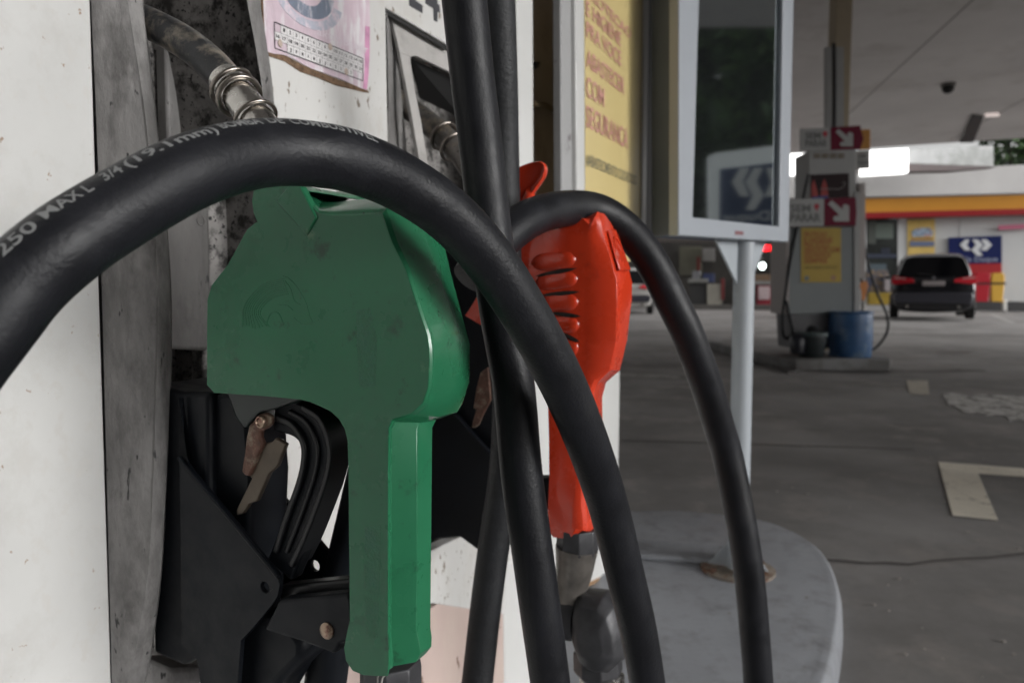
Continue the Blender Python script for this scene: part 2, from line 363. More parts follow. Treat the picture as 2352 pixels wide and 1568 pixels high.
wq('window', 1990, 503, 2062, 640, glassd, shop, .02, .05)
for k, (u0, v0, u1, v1, c) in enumerate([(1994, 508, 2012, 560, (.09, .1, .09)), (2012, 512, 2052, 548, (.14, .17, .15)), (1990, 583, 2060, 592, (.05, .06, .09)), (1992, 606, 2036, 628, (.1, .13, .15)), (2024, 570, 2044, 582, (.035, .04, .06))]):
    wq('window_reflection', u0, v0, u1, v1, M('win%d' % k, c, .3), shop, .04 + .004 * k, .01)  # toned patches paint the reflections in the dark window glass
# wall further left: shop interior
intw = M('interior_dark', (.05, .045, .04), .7, var=.5, scale=.5)
wq('interior_wall', 1380, 540, 1976, 702, intw, shop, -2.5, .2)
wq('interior_ceiling_beam', 1380, 520, 1976, 556, M('beam_brown', (.06, .05, .045), .6), shop, .1, .5)
LH = M('led_red', (.9, .01, .01), .4, emit=(1, .005, .01), estr=3.0)
led = thing('led_sign', WP(1766, 569, .4), 'red lit horizontal led sign hanging in the shop front', 'sign')
for u0, u1 in ((1730, 1765), (1768, 1803)):
    part('lit_segment', slab([WP(u0, 563, .4), WP(u1, 563, .4), WP(u1, 576, .4), WP(u0, 576, .4)], WN * .05), LH, led, bevel=.02)
part('casing', slab([WP(1726, 560, .36), WP(1807, 560, .36), WP(1807, 579, .36), WP(1726, 579, .36)], WN * .06), dk, led)
lampo = mesh_obj('counter_lamp', ball(WP(1751, 611, 0), .13, .13, .14), M('lamp_white', (1, 1, 1), .4, emit=(.85, 1, .95), estr=6)); tag(lampo, 'small bright white lamp glowing above the shop counter', 'lamp')
def shelfitem(name, u0, v0, u1, v1, c, label, cat, off, th=.5, rough=.5, group=None, mat=None):
    m_ = mat or M('si_%s_%d_%d' % (name, u0, v0), c, rough, var=.15, scale=2)
    o = mesh_obj(name, slab([WP(u0, v0, off), WP(u1, v0, off), WP(u1, v1, off), WP(u0, v1, off)], WN * th), m_, smooth=0, bevel=.015)
    tag(o, label, cat, group); return o
shelfitem('notice_board', 1560, 566, 1612, 632, (.1, .095, .07), 'dim yellowish notice board on the shop wall left of the totem pole', 'board', -2.2, .1)
shelfitem('paper_poster', 1614, 570, 1642, 600, (.22, .21, .2), 'pale paper poster on the shop wall left of the totem pole', 'poster', -2.1, .05)
shelfitem('red_extinguisher_panel', 1600, 590, 1608, 622, (.12, .02, .015), 'dark red upright panel beside the pale poster', 'panel', -1.9, .05)
shelfitem('cash_counter', 1584, 648, 1622, 704, (.03, .03, .03), 'dark low cabinet with open front on the shop floor', 'cabinet', -.5, .8)
shelfitem('cabinet_top', 1580, 640, 1626, 649, (.16, .16, .15), 'grey worktop resting on the dark low cabinet', 'worktop', -.3, 1.0)
shelfitem('white_cabinet', 1624, 652, 1658, 700, (.26, .245, .21), 'cream cabinet just left of the totem pole', 'cabinet', -.4, .8)
shelfitem('ice_box', 1590, 622, 1608, 641, (.15, .15, .16), 'grey box standing on the grey worktop', 'box', -.6, .5)
shelfitem('blue_box', 1614, 628, 1640, 648, (.03, .04, .1), 'navy box standing on the cream cabinet', 'box', -.6, .5)
shelfitem('red_post', 1656, 640, 1664, 688, (.14, .02, .02), 'thin dark red post beside the cream cabinet', 'post', -.35, .1)
shelfitem('display_shelf', 1700, 630, 1808, 648, (.1, .055, .03), 'brown wooden snack shelf behind the counter lamp', 'shelf', -.6, .5)
shelfitem('product_poster', 1696, 575, 1730, 600, (.25, .28, .18), 'pale green poster behind the shop counter', 'poster', -1.8, .05)
shelfitem('product_poster', 1718, 590, 1752, 614, (.2, .2, .19), 'grey white poster just left of the counter lamp', 'poster', -1.75, .05)
shelfitem('blue_poster', 1712, 606, 1728, 622, (.03, .07, .17), 'small blue poster left of the counter lamp', 'poster', -1.7, .05)
shelfitem('dark_doorway', 1774, 578, 1806, 632, (.01, .011, .01), 'black upright cabinet right of the counter lamp', 'cabinet', -1.6, .1)
shelfitem('orange_snack_box', 1716, 638, 1732, 646, (.4, .16, .06), 'small orange snack box on the brown shelf', 'box', -.5, .3)
shelfitem('freezer', 1738, 652, 1810, 703, (.26, .02, .035), 'low red chest freezer below the snack shelf', 'freezer', -.2, .8)
fz = shelfitem('white_panel_sign', 1742, 658, 1768, 688, (.42, .33, .34), 'pale pink round-cornered picture on the red freezer front', 'picture', -.1, .05)
shelfitem('drink_cooler', 1700, 654, 1728, 700, (.03, .08, .13), 'dark blue drink cooler left of the red freezer', 'cooler', -.2, .6)
shelfitem('grey_freezer_lid', 1700, 645, 1812, 654, (.16, .155, .15), 'grey lid edge over the red chest freezer', 'lid', -.1, .9)
shelfitem('floor_step', 1560, 700, 1812, 712, (.07, .065, .06), 'low dark step running along the shop front', 'step', .3, 1.0)
# poster, blue sign, red sign
navy = M('sign_navy', (.009, .016, .09), .5, spec=.2); swhite = M('sign_white', (.62, .64, .66), .45)
pst = thing('wall_poster', WP(2116, 545, .1), 'yellow wall poster with a blue text band on the shop wall', 'poster')
part('sheet', slab([WP(2084, 505, .1), WP(2147, 503, .1), WP(2147, 590, .1), WP(2085, 590, .1)], WN * .04), M('poster_yellow', (.62, .44, .13), .5, var=.1, scale=3), pst, smooth=0)
part('text_band', slab([WP(2090, 554, .13), WP(2146, 554, .13), WP(2146, 566, .13), WP(2090, 566, .13)], WN * .02), M('poster_blue', (.13, .16, .26), .5), pst, smooth=0)
part('printed_cars', slab([WP(2094, 532, .13), WP(2106, 524, .13), WP(2136, 522, .13), WP(2144, 532, .13), WP(2142, 543, .13), WP(2096, 544, .13)], WN * .02), M('poster_grey', (.3, .38, .48), .5, var=.6, scale=9, dirt=(.5, .12, .05), dscale=6, dlo=.55, dhi=.6), pst, smooth=0)
part('text_line', slab([WP(2092, 548, .13), WP(2144, 547, .13), WP(2144, 550, .13), WP(2092, 551, .13)], WN * .02), M('poster_brown', (.25, .1, .05), .5), pst, smooth=0)
rd = thing('station_sign', WP(2240, 600, .12), 'navy wall sign reading Rede Duque above the red board', 'sign')
part('board', slab([WP(2179, 546, .12), WP(2301, 541, .12), WP(2301, 604, .12), WP(2179, 606, .12)], WN * .08), navy, rd, smooth=0)
def chevrons(fn):
    """the three-stroke emblem drawn on a unit square, fn maps (x,y up) to the world"""
    S1 = [(.0, .62), (.19, 1), (.40, 1), (.25, .64), (.40, .24), (.19, .24)]
    S2 = [(.31, .62), (.50, 1), (.70, 1), (.56, .64), (.72, .26), (.52, -.12), (.32, -.12), (.47, .26)]
    S3 = [(.78, 1), (.94, 1), (1.12, .62), (.94, .24), (.74, .24), (.88, .62)]
    return [[fn(x, y) for x, y in S] for S in (S1, S2, S3)]
def ringfn(x, y):
    u = 2302 - 2 - (x * .87 + .12) * 88 - 18 if False else 2195 + x * 72
    return WP(u, 585 - y * 32, .15)
lg = []
for S in ([(2196 + 15 - 15 * math.cos(a), 562 - 14 * math.sin(a)) for a in [math.pi * i / 10 * 2 for i in range(10)]],): pass
def cring(cu, cv, ro, ri, a0, a1, n=12):
    P = [(cu + ro * math.cos(R(a0 + (a1 - a0) * i / n)), cv - ro * .82 * math.sin(R(a0 + (a1 - a0) * i / n))) for i in range(n + 1)]
    P += [(cu + ri * math.cos(R(a1 + (a0 - a1) * i / n)), cv - ri * .82 * math.sin(R(a1 + (a0 - a1) * i / n))) for i in range(n + 1)]
    return slab([WP(u, v, .15) for u, v in P], WN * .025)
lg = [slab(P_, WN * .025) for P_ in chevrons(lambda x, y: WP(2205 + (1.12 - x) * 66, 583 - y * 33, .15))]
part('emblem', join(*lg), swhite, rd, smooth=0)
part('lettering', text_quad('Rede Duque', WP(2192, 590, .13), WP(2292, 589, .13), WP(2292, 600, .13), WP(2192, 601, .13), .01), M('sign_text', (.3, .33, .45), .5), rd, smooth=0)
wred = M('banner_red', (.36, .008, .014), .5)
o = mesh_obj('red_board', slab([WP(2179, 606, .1), WP(2301, 604, .1), WP(2301, 637, .1), WP(2179, 638, .1)], WN * .06), wred, smooth=0); tag(o, 'red board mounted directly under the navy wall sign', 'board')
o = mesh_obj('wall_lamp_strip', slab([WP(2294, 518, .2), WP(2370, 514, .2), WP(2370, 524, .2), WP(2294, 528, .2)], WN * .1), M('magenta_strip', (.5, .14, .22), .5), smooth=0); tag(o, 'pale magenta strip fixed high on the white shop wall', 'strip')
def bin_(u0, u1, vt, vb, col, lab, off):
    c_ = WP((u0 + u1) / 2, vb, off)
    t = thing('waste_bin', c_, lab, 'bin', None)
    a = WP(u0, vb, off); b = WP(u1, vb, off); a2 = WP(u0, vt, off); hgt = Z * (a2.z - a.z)
    e = (b - a); n_ = WN * e.length * .8
    part('body', loft([[a + e * .1, b - e * .1, b - e * .1 + n_, a + e * .1 + n_], [a + hgt * .6, b + hgt * .6, b + n_ + hgt * .6, a + n_ + hgt * .6]]), M('bin_' + lab[:6], col, .4), t, bevel=.02)
    part('lid', loft([[a + hgt * .66, b + hgt * .66, b + n_ + hgt * .66, a + n_ + hgt * .66], [a + hgt * .9, b + hgt * .9, b + n_ + hgt * .9, a + n_ + hgt * .9], [a + e * .15 + hgt, b - e * .15 + hgt, b - e * .15 + n_ + hgt, a + e * .15 + n_ + hgt]]), M('bin_' + lab[:6], col, .4), t, bevel=.02)
    part('rim', slab([a - e * .06 + hgt * .6, b + e * .1 + hgt * .6, b + e * .1 + n_ + hgt * .6, a - e * .06 + n_ + hgt * .6], hgt * .06), dk, t)
bin_(2238, 2273, 627, 693, (.4, .008, .02), 'red lidded waste bin against the shop wall beside the black car', 1.2)
bin_(2275, 2306, 627, 693, (.62, .36, .05), 'yellow lidded waste bin against the shop wall right of the red one', 1.2)
o = mesh_obj('low_bollard', slab([WP(2304, 688, 1.0), WP(2313, 688, 1.0), WP(2313, 714, 1.0), WP(2304, 714, 1.0)], WN * .15), plain_white, bevel=.02); tag(o, 'short pale post beside the yellow waste bin', 'post')
# clutter left of the black car
shelfitem('snack_rack', 1992, 620, 2040, 680, (.16, .11, .06), 'cluttered brown snack rack behind the shop window', 'rack', .6, .4, mat=M('clutter', (.2, .14, .08), .6, var=.6, scale=4, dirt=(.05, .06, .1), dscale=5, dlo=.45, dhi=.55, dirt2=(.3, .22, .12), d2scale=8, d2lo=.58, d2hi=.62))
shelfitem('yellow_crate', 1996, 672, 2048, 700, (.28, .19, .02), 'dull yellow crate standing at the shop front left of the black car', 'crate', .9, .6)
shelfitem('white_canister', 2032, 632, 2044, 668, (.3, .27, .28), 'pale upright canister beside the snack rack', 'canister', .8, .3)
# far canopy fascia and light boxes
GY = 24.0
def yb(name, poly, y, th, mat, label, cat, **k):
    o = mesh_obj(name, slab([BP(u, v, y) for u, v in poly], Y_ * th), mat, smooth=0, **k); tag(o, label, cat); return o
LB = M('lightbox', (.9, .9, .9), .5, emit=(1, .98, .96), estr=1.6)
yb('light_box', [(1985, 347), (2086, 341), (2086, 396), (1985, 402)], 22, .3, LB, 'bright white lit box under the canopy edge right of the far pump', 'light box')
yb('light_box', [(1780, 356), (1856, 352), (1856, 384), (1846, 400), (1780, 402)], 22, .3, LB, 'bright white lit box seen left of the far pump header', 'light box')
yb('roof_beam', [(2084, 344), (2282, 334), (2282, 382), (2084, 375)], 23, .8, M('mottled_beam', (.5, .51, .51), .6, var=.15, scale=1.4, dirt=(.33, .34, .33), dscale=1.2, dlo=.45, dhi=.6), 'pale mottled roof beam end beyond the lit box', 'beam')
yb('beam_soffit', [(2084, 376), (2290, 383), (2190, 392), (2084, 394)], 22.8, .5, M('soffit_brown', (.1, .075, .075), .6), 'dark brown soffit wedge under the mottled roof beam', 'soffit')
yb('lower_roof_edge', [(1800, 403), (1985, 398), (2092, 393), (2352, 378), (2480, 371), (2480, 440), (1960, 452), (1800, 455)], 25, .6, M('roof_edge_grey', (.31, .3, .295), .55, var=.1, scale=.7), 'broad grey brown roof edge above the yellow fascia', 'roof edge')
o = mesh_obj('added_light_block', abox(-16, 3.0, -8.4, -7.4, 0, 6.5), M('light_block_dark', (.09, .085, .08), .8, var=.3, scale=1.5), smooth=0); tag(o, 'dim plain added wall blocking light behind the camera', 'light blocker')  # unseen wall, added to cut the light arriving from behind the camera
o = mesh_obj('shop_back_wall', slab([WP(1300, 380, -3.2), WP(2000, 380, -3.2), WP(2000, 560, -3.2), WP(1300, 560, -3.2)], WN * .2), M('backwall', (.2, .18, .17), .7)); tag(o, 'dim upper back wall of the shop under the canopy', 'wall')
# ------------------------------------------------------------------ trees
leafm = [M('leaf_dark', (.02, .045, .014), .5), M('leaf_mid', (.045, .095, .025), .5), M('leaf_light', (.08, .14, .04), .5)]
bark = M('bark', (.08, .06, .045), .85, bump=.6, bscale=25)
def tree(x, y, h, r, label, group, n=5000, leaf=.16, seed=1, base=.32):
    random.seed(seed)
    t = thing('broadleaf_tree', (x, y, 0), label, 'tree', group)
    tr = [Vector((x, y, -.1)), Vector((x + .1, y + .1, h * .3)), Vector((x - .1, y, h * .62))]
    gs = [tube(spline(tr, 5), [.24 - .013 * i for i in range(11)], 8)]
    clumps = []
    for k in range(34):
        a = random.uniform(0, 2 * math.pi); rr = r * math.sqrt(random.random()); zz = h * random.uniform(base, 1)
        rr *= math.sin(math.pi * min(1, max(.12, (zz / h - base + .12) / (1.12 - base)))) ** .6
        c_ = Vector((x + rr * math.cos(a), y + rr * math.sin(a), zz)); clumps.append((c_, random.uniform(.5, 1.1) * r * .32))
        if k % 4 == 0: gs.append(tube([Vector((x, y, h * .4)), (c_ + Vector((x, y, h * .45))) / 2, c_], [.08, .05, .02], 5))
    part('trunk', join(*gs), bark, t)
    vs, fs, mi = [], [], []
    for _ in range(n):
        c_, cr = random.choice(clumps)
        d_ = Vector((random.gauss(0, 1), random.gauss(0, 1), random.gauss(0, .8))).normalized() * cr * random.random() ** .35
        p = c_ + d_; a = Vector((random.gauss(0, 1), random.gauss(0, 1), random.gauss(0, 1))).normalized(); b = a.orthogonal().normalized()
        s_ = leaf * random.uniform(.6, 1.4); k = len(vs)
        vs += [p - a * s_, p + b * s_ * .45, p + a * s_, p - b * s_ * .45]; fs.append((k, k + 1, k + 2, k + 3)); mi.append(random.choice((0, 0, 1, 1, 2)))
    o = part('crown', (vs, fs), leafm, t, smooth=0)
    for p_, m_ in zip(o.data.polygons, mi): p_.material_index = m_
    return t
tree(25.0, 37, 9.5, 4.0, 'dense green tree seen between the roof edge and the canopy', 'trees beyond the shop', 16000, .26, 5, .25)
tree(31.0, 40, 9.5, 4.0, 'dense green tree standing right of its neighbour beyond the shop roof', 'trees beyond the shop', 12000, .26, 6, .25)
for i, (x, y, h) in enumerate([(17.5, -1.2, 10.5), (18.5, 2.9, 11), (20.5, .8, 12)]):
    tree(x, y, h, 3.2, ['tall dark street tree right of the forecourt, nearest the pavement', 'tall dark street tree right of the forecourt, farthest along the street', 'tallest dark street tree behind the other two'][i], 'street trees beside the forecourt', 30000, .42, 20 + i, .04)
# ================================================================== FAR PUMP (8 m away)
PY = 8.2
def pq(u0, v0, u1, v1, y=PY, th=.05, dv=0): return slab([BP(u0, v0, y), BP(u1, v0 - dv, y), BP(u1, v1 - dv, y), BP(u0, v1, y)], Y_ * th)
isl2 = [Vector((x, y, .12)) for x, y in ((2.86, 7.95), (3.0, 7.78), (4.0, 7.78), (4.08, 7.95), (4.08, 11), (3.95, 11.2), (2.9, 11.2), (2.8, 11))]
o = mesh_obj('pump_island', slab(isl2, Z * -.13), M('far_kerb', (.13, .125, .12), .7, var=.2, scale=5, dirt=(.2, .2, .2), dscale=2, dlo=.5, dhi=.6), bevel=.02); tag(o, kind='structure')
o = mesh_obj('island_apron', slab([GP(1755, 815, .03), GP(1830, 812, .03), GP(1830, 850, .03), GP(1810, 852, .03), GP(1775, 840, .03)], Z * -.04), M('apron_dark', (.03, .026, .024), .7), bevel=.01); tag(o, kind='structure')
o = gmark('red_ground_patch', [(1788, 808), (1815, 810), (1835, 822), (1800, 820)], M('patch_red', (.14, .06, .05), .7), .034)
pump = thing('fuel_pump', BP(1890, 780, PY) , 'grey fuel pump with arrow signs and a yellow poster beyond the totem', 'fuel pump')
pgrey = M('pump_grey', (.215, .235, .24), .45, var=.04, scale=3); pbase = M('pump_base', (.13, .128, .135), .5, var=.1, scale=4)
pw = M('pump_white', (.38, .38, .375), .5, var=.03); pbeige = M('pump_edge', (.4, .36, .345), .5)
part('cabinet', slab([BP(1812, 522, PY), BP(1962, 520, PY), BP(1962, 722, PY), BP(1812, 722, PY)], Y_ * .5), pgrey, pump, bevel=.01)
part('side_trim', pq(1806, 520, 1813, 722, PY - .02, .5), pbeige, pump, bevel=.004)
part('side_trim', pq(1962, 440, 1974, 722, PY - .02, .5), pw, pump, bevel=.004)
part('side_trim', pq(1974, 420, 1988, 640, PY + .03, .5), pbeige, pump, bevel=.004)
part('plinth', slab([BP(1816, 722, PY + .02), BP(1930, 722, PY + .02), BP(1930, 800, PY + .02), BP(1820, 800, PY + .02)], Y_ * .45), pbase, pump)
part('head', slab([BP(1857, 347, PY), BP(1966, 343, PY), BP(1966, 460, PY), BP(1857, 460, PY)], Y_ * .4), pw, pump, bevel=.008)
part('screen', pq(1863, 401, 1950, 456, PY - .012, .012, 3), M('screen_maroon', (.02, .006, .008), .4, spec=.15), pump, smooth=0)
fl = M('flame_red', (.38, .03, .025), .5)
part('printed_figure', join(*[sheet([BP(u, v, PY - .014) for u, v in P]) for P in ([(1863, 455), (1864, 425), (1869, 412), (1876, 432), (1880, 452)], [(1884, 452), (1888, 425), (1893, 410), (1899, 425), (1903, 452)])]), fl, pump, smooth=0)
part('printed_car_outline', tube([BP(u, v, PY - .016) for u, v in ((1884, 434), (1900, 434), (1925, 435), (1936, 430), (1941, 420), (1938, 417), (1934, 421))], .006, 6), M('outline_grey', (.25, .22, .22), .5), pump)
part('blue_strip', sheet([BP(1864, 452, PY - .015), BP(1902, 449, PY - .015), BP(1902, 456, PY - .015), BP(1864, 458, PY - .015)]), M('strip_blue', (.03, .05, .22), .5), pump, smooth=0)
part('vent_text', join(*[pq(1869 + 18.5 * i, 353 + 4 * j, 1884 + 18.5 * i, 355.5 + 4 * j, PY - .006, .006, .6) for i in range(4) for j in range(3)]), M('vent_brown', (.18, .13, .08), .6), pump, smooth=0)
part('hose_mast', join(pq(1898, 108, 1911, 345, PY + .1, .06), pq(1922, 108, 1938, 345, PY + .1, .06)), pw, pump, smooth=0)
part('mast_cable', tube(spline([BP(1915, 100, PY + .1), BP(1916, 200, PY + .1), BP(1915, 345, PY + .1)], 4), .02, 8), dk, pump)
ptr = thing('yellow_poster', BP(1886, 648, PY - .01), 'yellow notice with orange text taped on the far grey pump', 'poster')
part('sheet', pq(1840, 523, 1932, 648, PY - .008, .004), M('notice_yellow', (.5, .34, .045), .5, var=.06, scale=9), ptr, smooth=0)
ot = M('notice_orange', (.42, .13, .02), .5)
rows = [('PROTECAO', 539, 1900), ('E HIGIENE', 552, 1912), ('PRA VOCE', 563, 1905), ('ABASTECER COM', 574, 1928), ('SEGURANCA', 586, 1908), ('SEMPRE', 599, 1900)]
part('lettering', join(*[text_quad(s, BP(1847, v - 6, PY - .011), BP(u1, v - 6, PY - .011), BP(u1, v + 5, PY - .011), BP(1847, v + 5, PY - .011), .03) for s, v, u1 in rows]), ot, ptr, smooth=0)
part('lettering', text_quad('#ABASTECIMENTO CUIDADOSO', BP(1848, 611, PY - .011), BP(1921, 611, PY - .011), BP(1921, 617, PY - .011), BP(1848, 617, PY - .011), .01), M('notice_olive', (.22, .16, .03), .5), ptr, smooth=0)
part('logo_dot', disc(BP(1853, 639, PY - .010), Y_, .028, -.002, 14), M('dot_grey', (.2, .22, .2), .5), ptr)
part('logo_dot', disc(BP(1914, 638, PY - .010), Y_, .03, -.002, 14), M('dot_pink', (.42, .24, .12), .5), ptr)
mag = M('sign_magenta', (.16, .005, .028), .5, spec=.2); sgw = M('sign_pale', (.42, .42, .415), .5); stx = M('sign_grey_text', (.16, .165, .16), .5); spin = M('pin_red', (.45, .02, .04), .5)
def arrow_sign(name, u0, um, u1, vt, vb, y, dv, label, tip=0, textu=None):
    t = thing(name, BP(um, vb, y), label, 'sign', None)
    part('white_panel', slab([BP(u0, vt + dv * .5, y), BP(um, vt, y), BP(um, vb, y), BP(u0, vb + dv * .5, y)], Y_ * .02), sgw, t, smooth=0, bevel=.004)
    P = [(um, vt), (u1, vt - dv), (u1 + tip, (vt + vb) / 2), (u1, vb - dv * .2), (um, vb)]
    part('arrow_panel', slab([BP(u, v, y - .002) for u, v in P], Y_ * .022), mag, t, smooth=0, bevel=.004)
    cx, cy = (um + u1) / 2 , (vt + vb) / 2; k = (vb - vt) / 60
    def q(x, yy): return BP(cx + x * k, cy + yy * k, y - .006)
    AR = [(-26, -18), (-18, -26), (6, -6), (6, -15), (12, -18), (20, -14), (20, 20), (-12, 20), (-15, 14), (-12, 8), (-2, 8), (-4, 4)]
    part('arrow', slab([q(a, b) for a, b in AR], Y_ * .003), sgw, t, smooth=0)
    a0 = (textu or u0 + 5); h_ = vb - vt
    part('lettering', (text_quad('SEM', BP(a0, vt + .22 * h_, y - .004), BP(a0 + (um - a0) * .6, vt + .22 * h_, y - .004), BP(a0 + (um - a0) * .6, vt + .48 * h_, y - .004), BP(a0, vt + .48 * h_, y - .004), .03)), stx, t, smooth=0)
    part('lettering', (text_quad('PARAR', BP(a0, vt + .55 * h_, y - .004), BP(um - 8, vt + .55 * h_, y - .004), BP(um - 8, vt + .84 * h_, y - .004), BP(a0, vt + .84 * h_, y - .004), .03)), stx, t, smooth=0)
    part('pin_mark', join(disc(BP(a0 + (um - a0) * .78, vt + .28 * h_, y - .002), Y_, .028, -.003, 12), slab([BP(a0 + (um - a0) * .74, vt + .33 * h_, y - .004), BP(a0 + (um - a0) * .82, vt + .33 * h_, y - .004), BP(a0 + (um - a0) * .79, vt + .5 * h_, y - .004)], Y_ * .002)), spin, t, smooth=0)
    return t
arrow_sign('arrow_sign', 1808, 1893, 1966, 456, 519, PY - .06, 3, 'lower arrow sign reading SEM PARAR on the front of the far pump', 2, 1815)
arrow_sign('arrow_sign', 1838, 1908, 1976, 293, 345, PY + .05, 5, 'upper arrow sign reading SEM PARAR above the far pump header', 8, 1850)
o = mesh_obj('orange_sign', slab([BP(1970, 297, PY + .12), BP(2000, 297, PY + .12), BP(2000, 343, PY + .12), BP(1970, 345, PY + .12)], Y_ * .02), M('sign_orange', (.55, .24, .02), .5), bevel=.01); tag(o, 'orange panel peeking out behind the upper arrow sign', 'sign')
ss = thing('side_sign', BP(1980, 390, PY + .3), 'small pale SEM PARAR sign on the right of the far pump header', 'sign')
part('panel', pq(1966, 347, 1998, 389, PY + .3, .02, 2), sgw, ss, smooth=0)
part('lettering', (text_quad('SEM', BP(1971, 354, PY + .29), BP(1988, 353, PY + .29), BP(1988, 363, PY + .29), BP(1971, 364, PY + .29), .02)), stx, ss, smooth=0)
part('lettering', (text_quad('PARAR', BP(1971, 368, PY + .29), BP(1993, 367, PY + .29), BP(1993, 380, PY + .29), BP(1971, 381, PY + .29), .02)), stx, ss, smooth=0)
# far nozzle, hoses, drum, bucket
fn = thing('fuel_nozzle', BP(1982, 690, PY + .1), 'orange fuel nozzle hanging on the right side of the far pump', 'nozzle')
part('cover', loft([[BP(u, v, PY + y_) for u, v in ((1976, 648), (1990, 644), (1994, 655), (1990, 672), (1986, 690), (1979, 690), (1978, 670), (1974, 658))] for y_ in (.05, .12)]), M('nozzle_orange', (.6, .2, .03), .4), fn, bevel=.006)
part('swivel', tube([BP(1983, 690, PY + .08), BP(1982, 715, PY + .08)], .02, 8), steel, fn)
part('spout', tube([BP(1980, 650, PY + .08), BP(1976, 634, PY + .2)], .015, 8), dk, fn)
def hose(name, path, r, mat, label, seg=16, n=8, group=None):
    P = spline(path, n); o = mesh_obj(name, tube(P, r, seg), mat, smooth=80); tag(o, label, 'hose', group); return o, P
hose('far_hose', [BP(1960, 390, PY + .2), BP(1966, 430, PY + .15), BP(1984, 560, PY + .12), BP(2010, 660, PY + .1), BP(2036, 720, PY + .1), BP(2038, 760, PY + .1), BP(2015, 795, PY + .1), BP(1992, 802, PY + .1), BP(1984, 760, PY + .08), BP(1982, 715, PY + .08)], .015, rubber, 'thin black hose looping down on the right side of the far pump', 8, 6)
hose('far_hose', [BP(1857, 400, PY - .03), BP(1848, 440, PY - .03), BP(1815, 600, PY - .03), BP(1806, 660, PY - .03), BP(1797, 730, PY - .03), BP(1800, 770, PY - .03), BP(1812, 776, PY - .03), BP(1820, 760, PY - .03), BP(1812, 720, PY - .03), BP(1806, 690, PY - .03)], .016, rubber, 'thin black hose hanging on the left side of the far pump', 8, 6)
drum = thing('blue_drum', BP(1955, 822, 7.95), 'faded blue plastic drum standing on the far pump island', 'drum')
blue_pl = M('drum_blue', (.045, .115, .25), .35, var=.2, scale=4, dirt=(.2, .26, .32), dscale=3.5, dlo=.5, dhi=.62, damt=.8)
db = BP(1952, 822, 8.1); dr = 46 / 1700 * 8.1
part('shell', lathe(db, Z, [(0, dr * .9), (.02, dr * .97), (.12, dr), (.2, dr * 1.02), (.3, dr * 1.01), (.4, dr), (.48, dr * .98), (.5, dr * .96)], 28), blue_pl, drum)
part('rim', lathe(db + Z * .49, Z, [(0, dr * .99), (.012, dr * 1.03), (.026, dr * 1.0), (.026, dr * .9), (.0, dr * .9)], 28), blue_pl, drum)
b2 = BP(1863, 818, 7.95); br = 33 / 1700 * 7.95
bk = thing('dark_bucket', b2, 'dark green tapered bucket beside the blue drum', 'bucket')
bm_ = M('bucket_dark', (.02, .026, .028), .4)
part('shell', lathe(b2, Z, [(0, br * .78), (.01, br * .84), (.22, br), (.24, br * 1.0), (.24, br * .93), (.05, br * .8)], 24), bm_, bk)
part('rim', lathe(b2 + Z * .225, Z, [(0, br * 1.01), (.005, br * 1.08), (.03, br * 1.08), (.035, br * 1.0)], 24), M('bucket_rim', (.06, .085, .085), .4), bk)
o = mesh_obj('rag', ball(BP(1866, 762, 7.98), .07, .06, .075), M('rag_black', (.008, .008, .01), .9)); tag(o, 'crumpled black cloth sticking out of the dark bucket', 'cloth')
b3 = BP(1832, 812, 7.9)
o = mesh_obj('plastic_jug', lathe(b3, Z, [(0, .06), (.01, .075), (.14, .09), (.19, .07), (.22, .03)], 16), M('jug_black', (.01, .011, .018), .35)); tag(o, 'black plastic jug at the left of the dark bucket', 'jug')
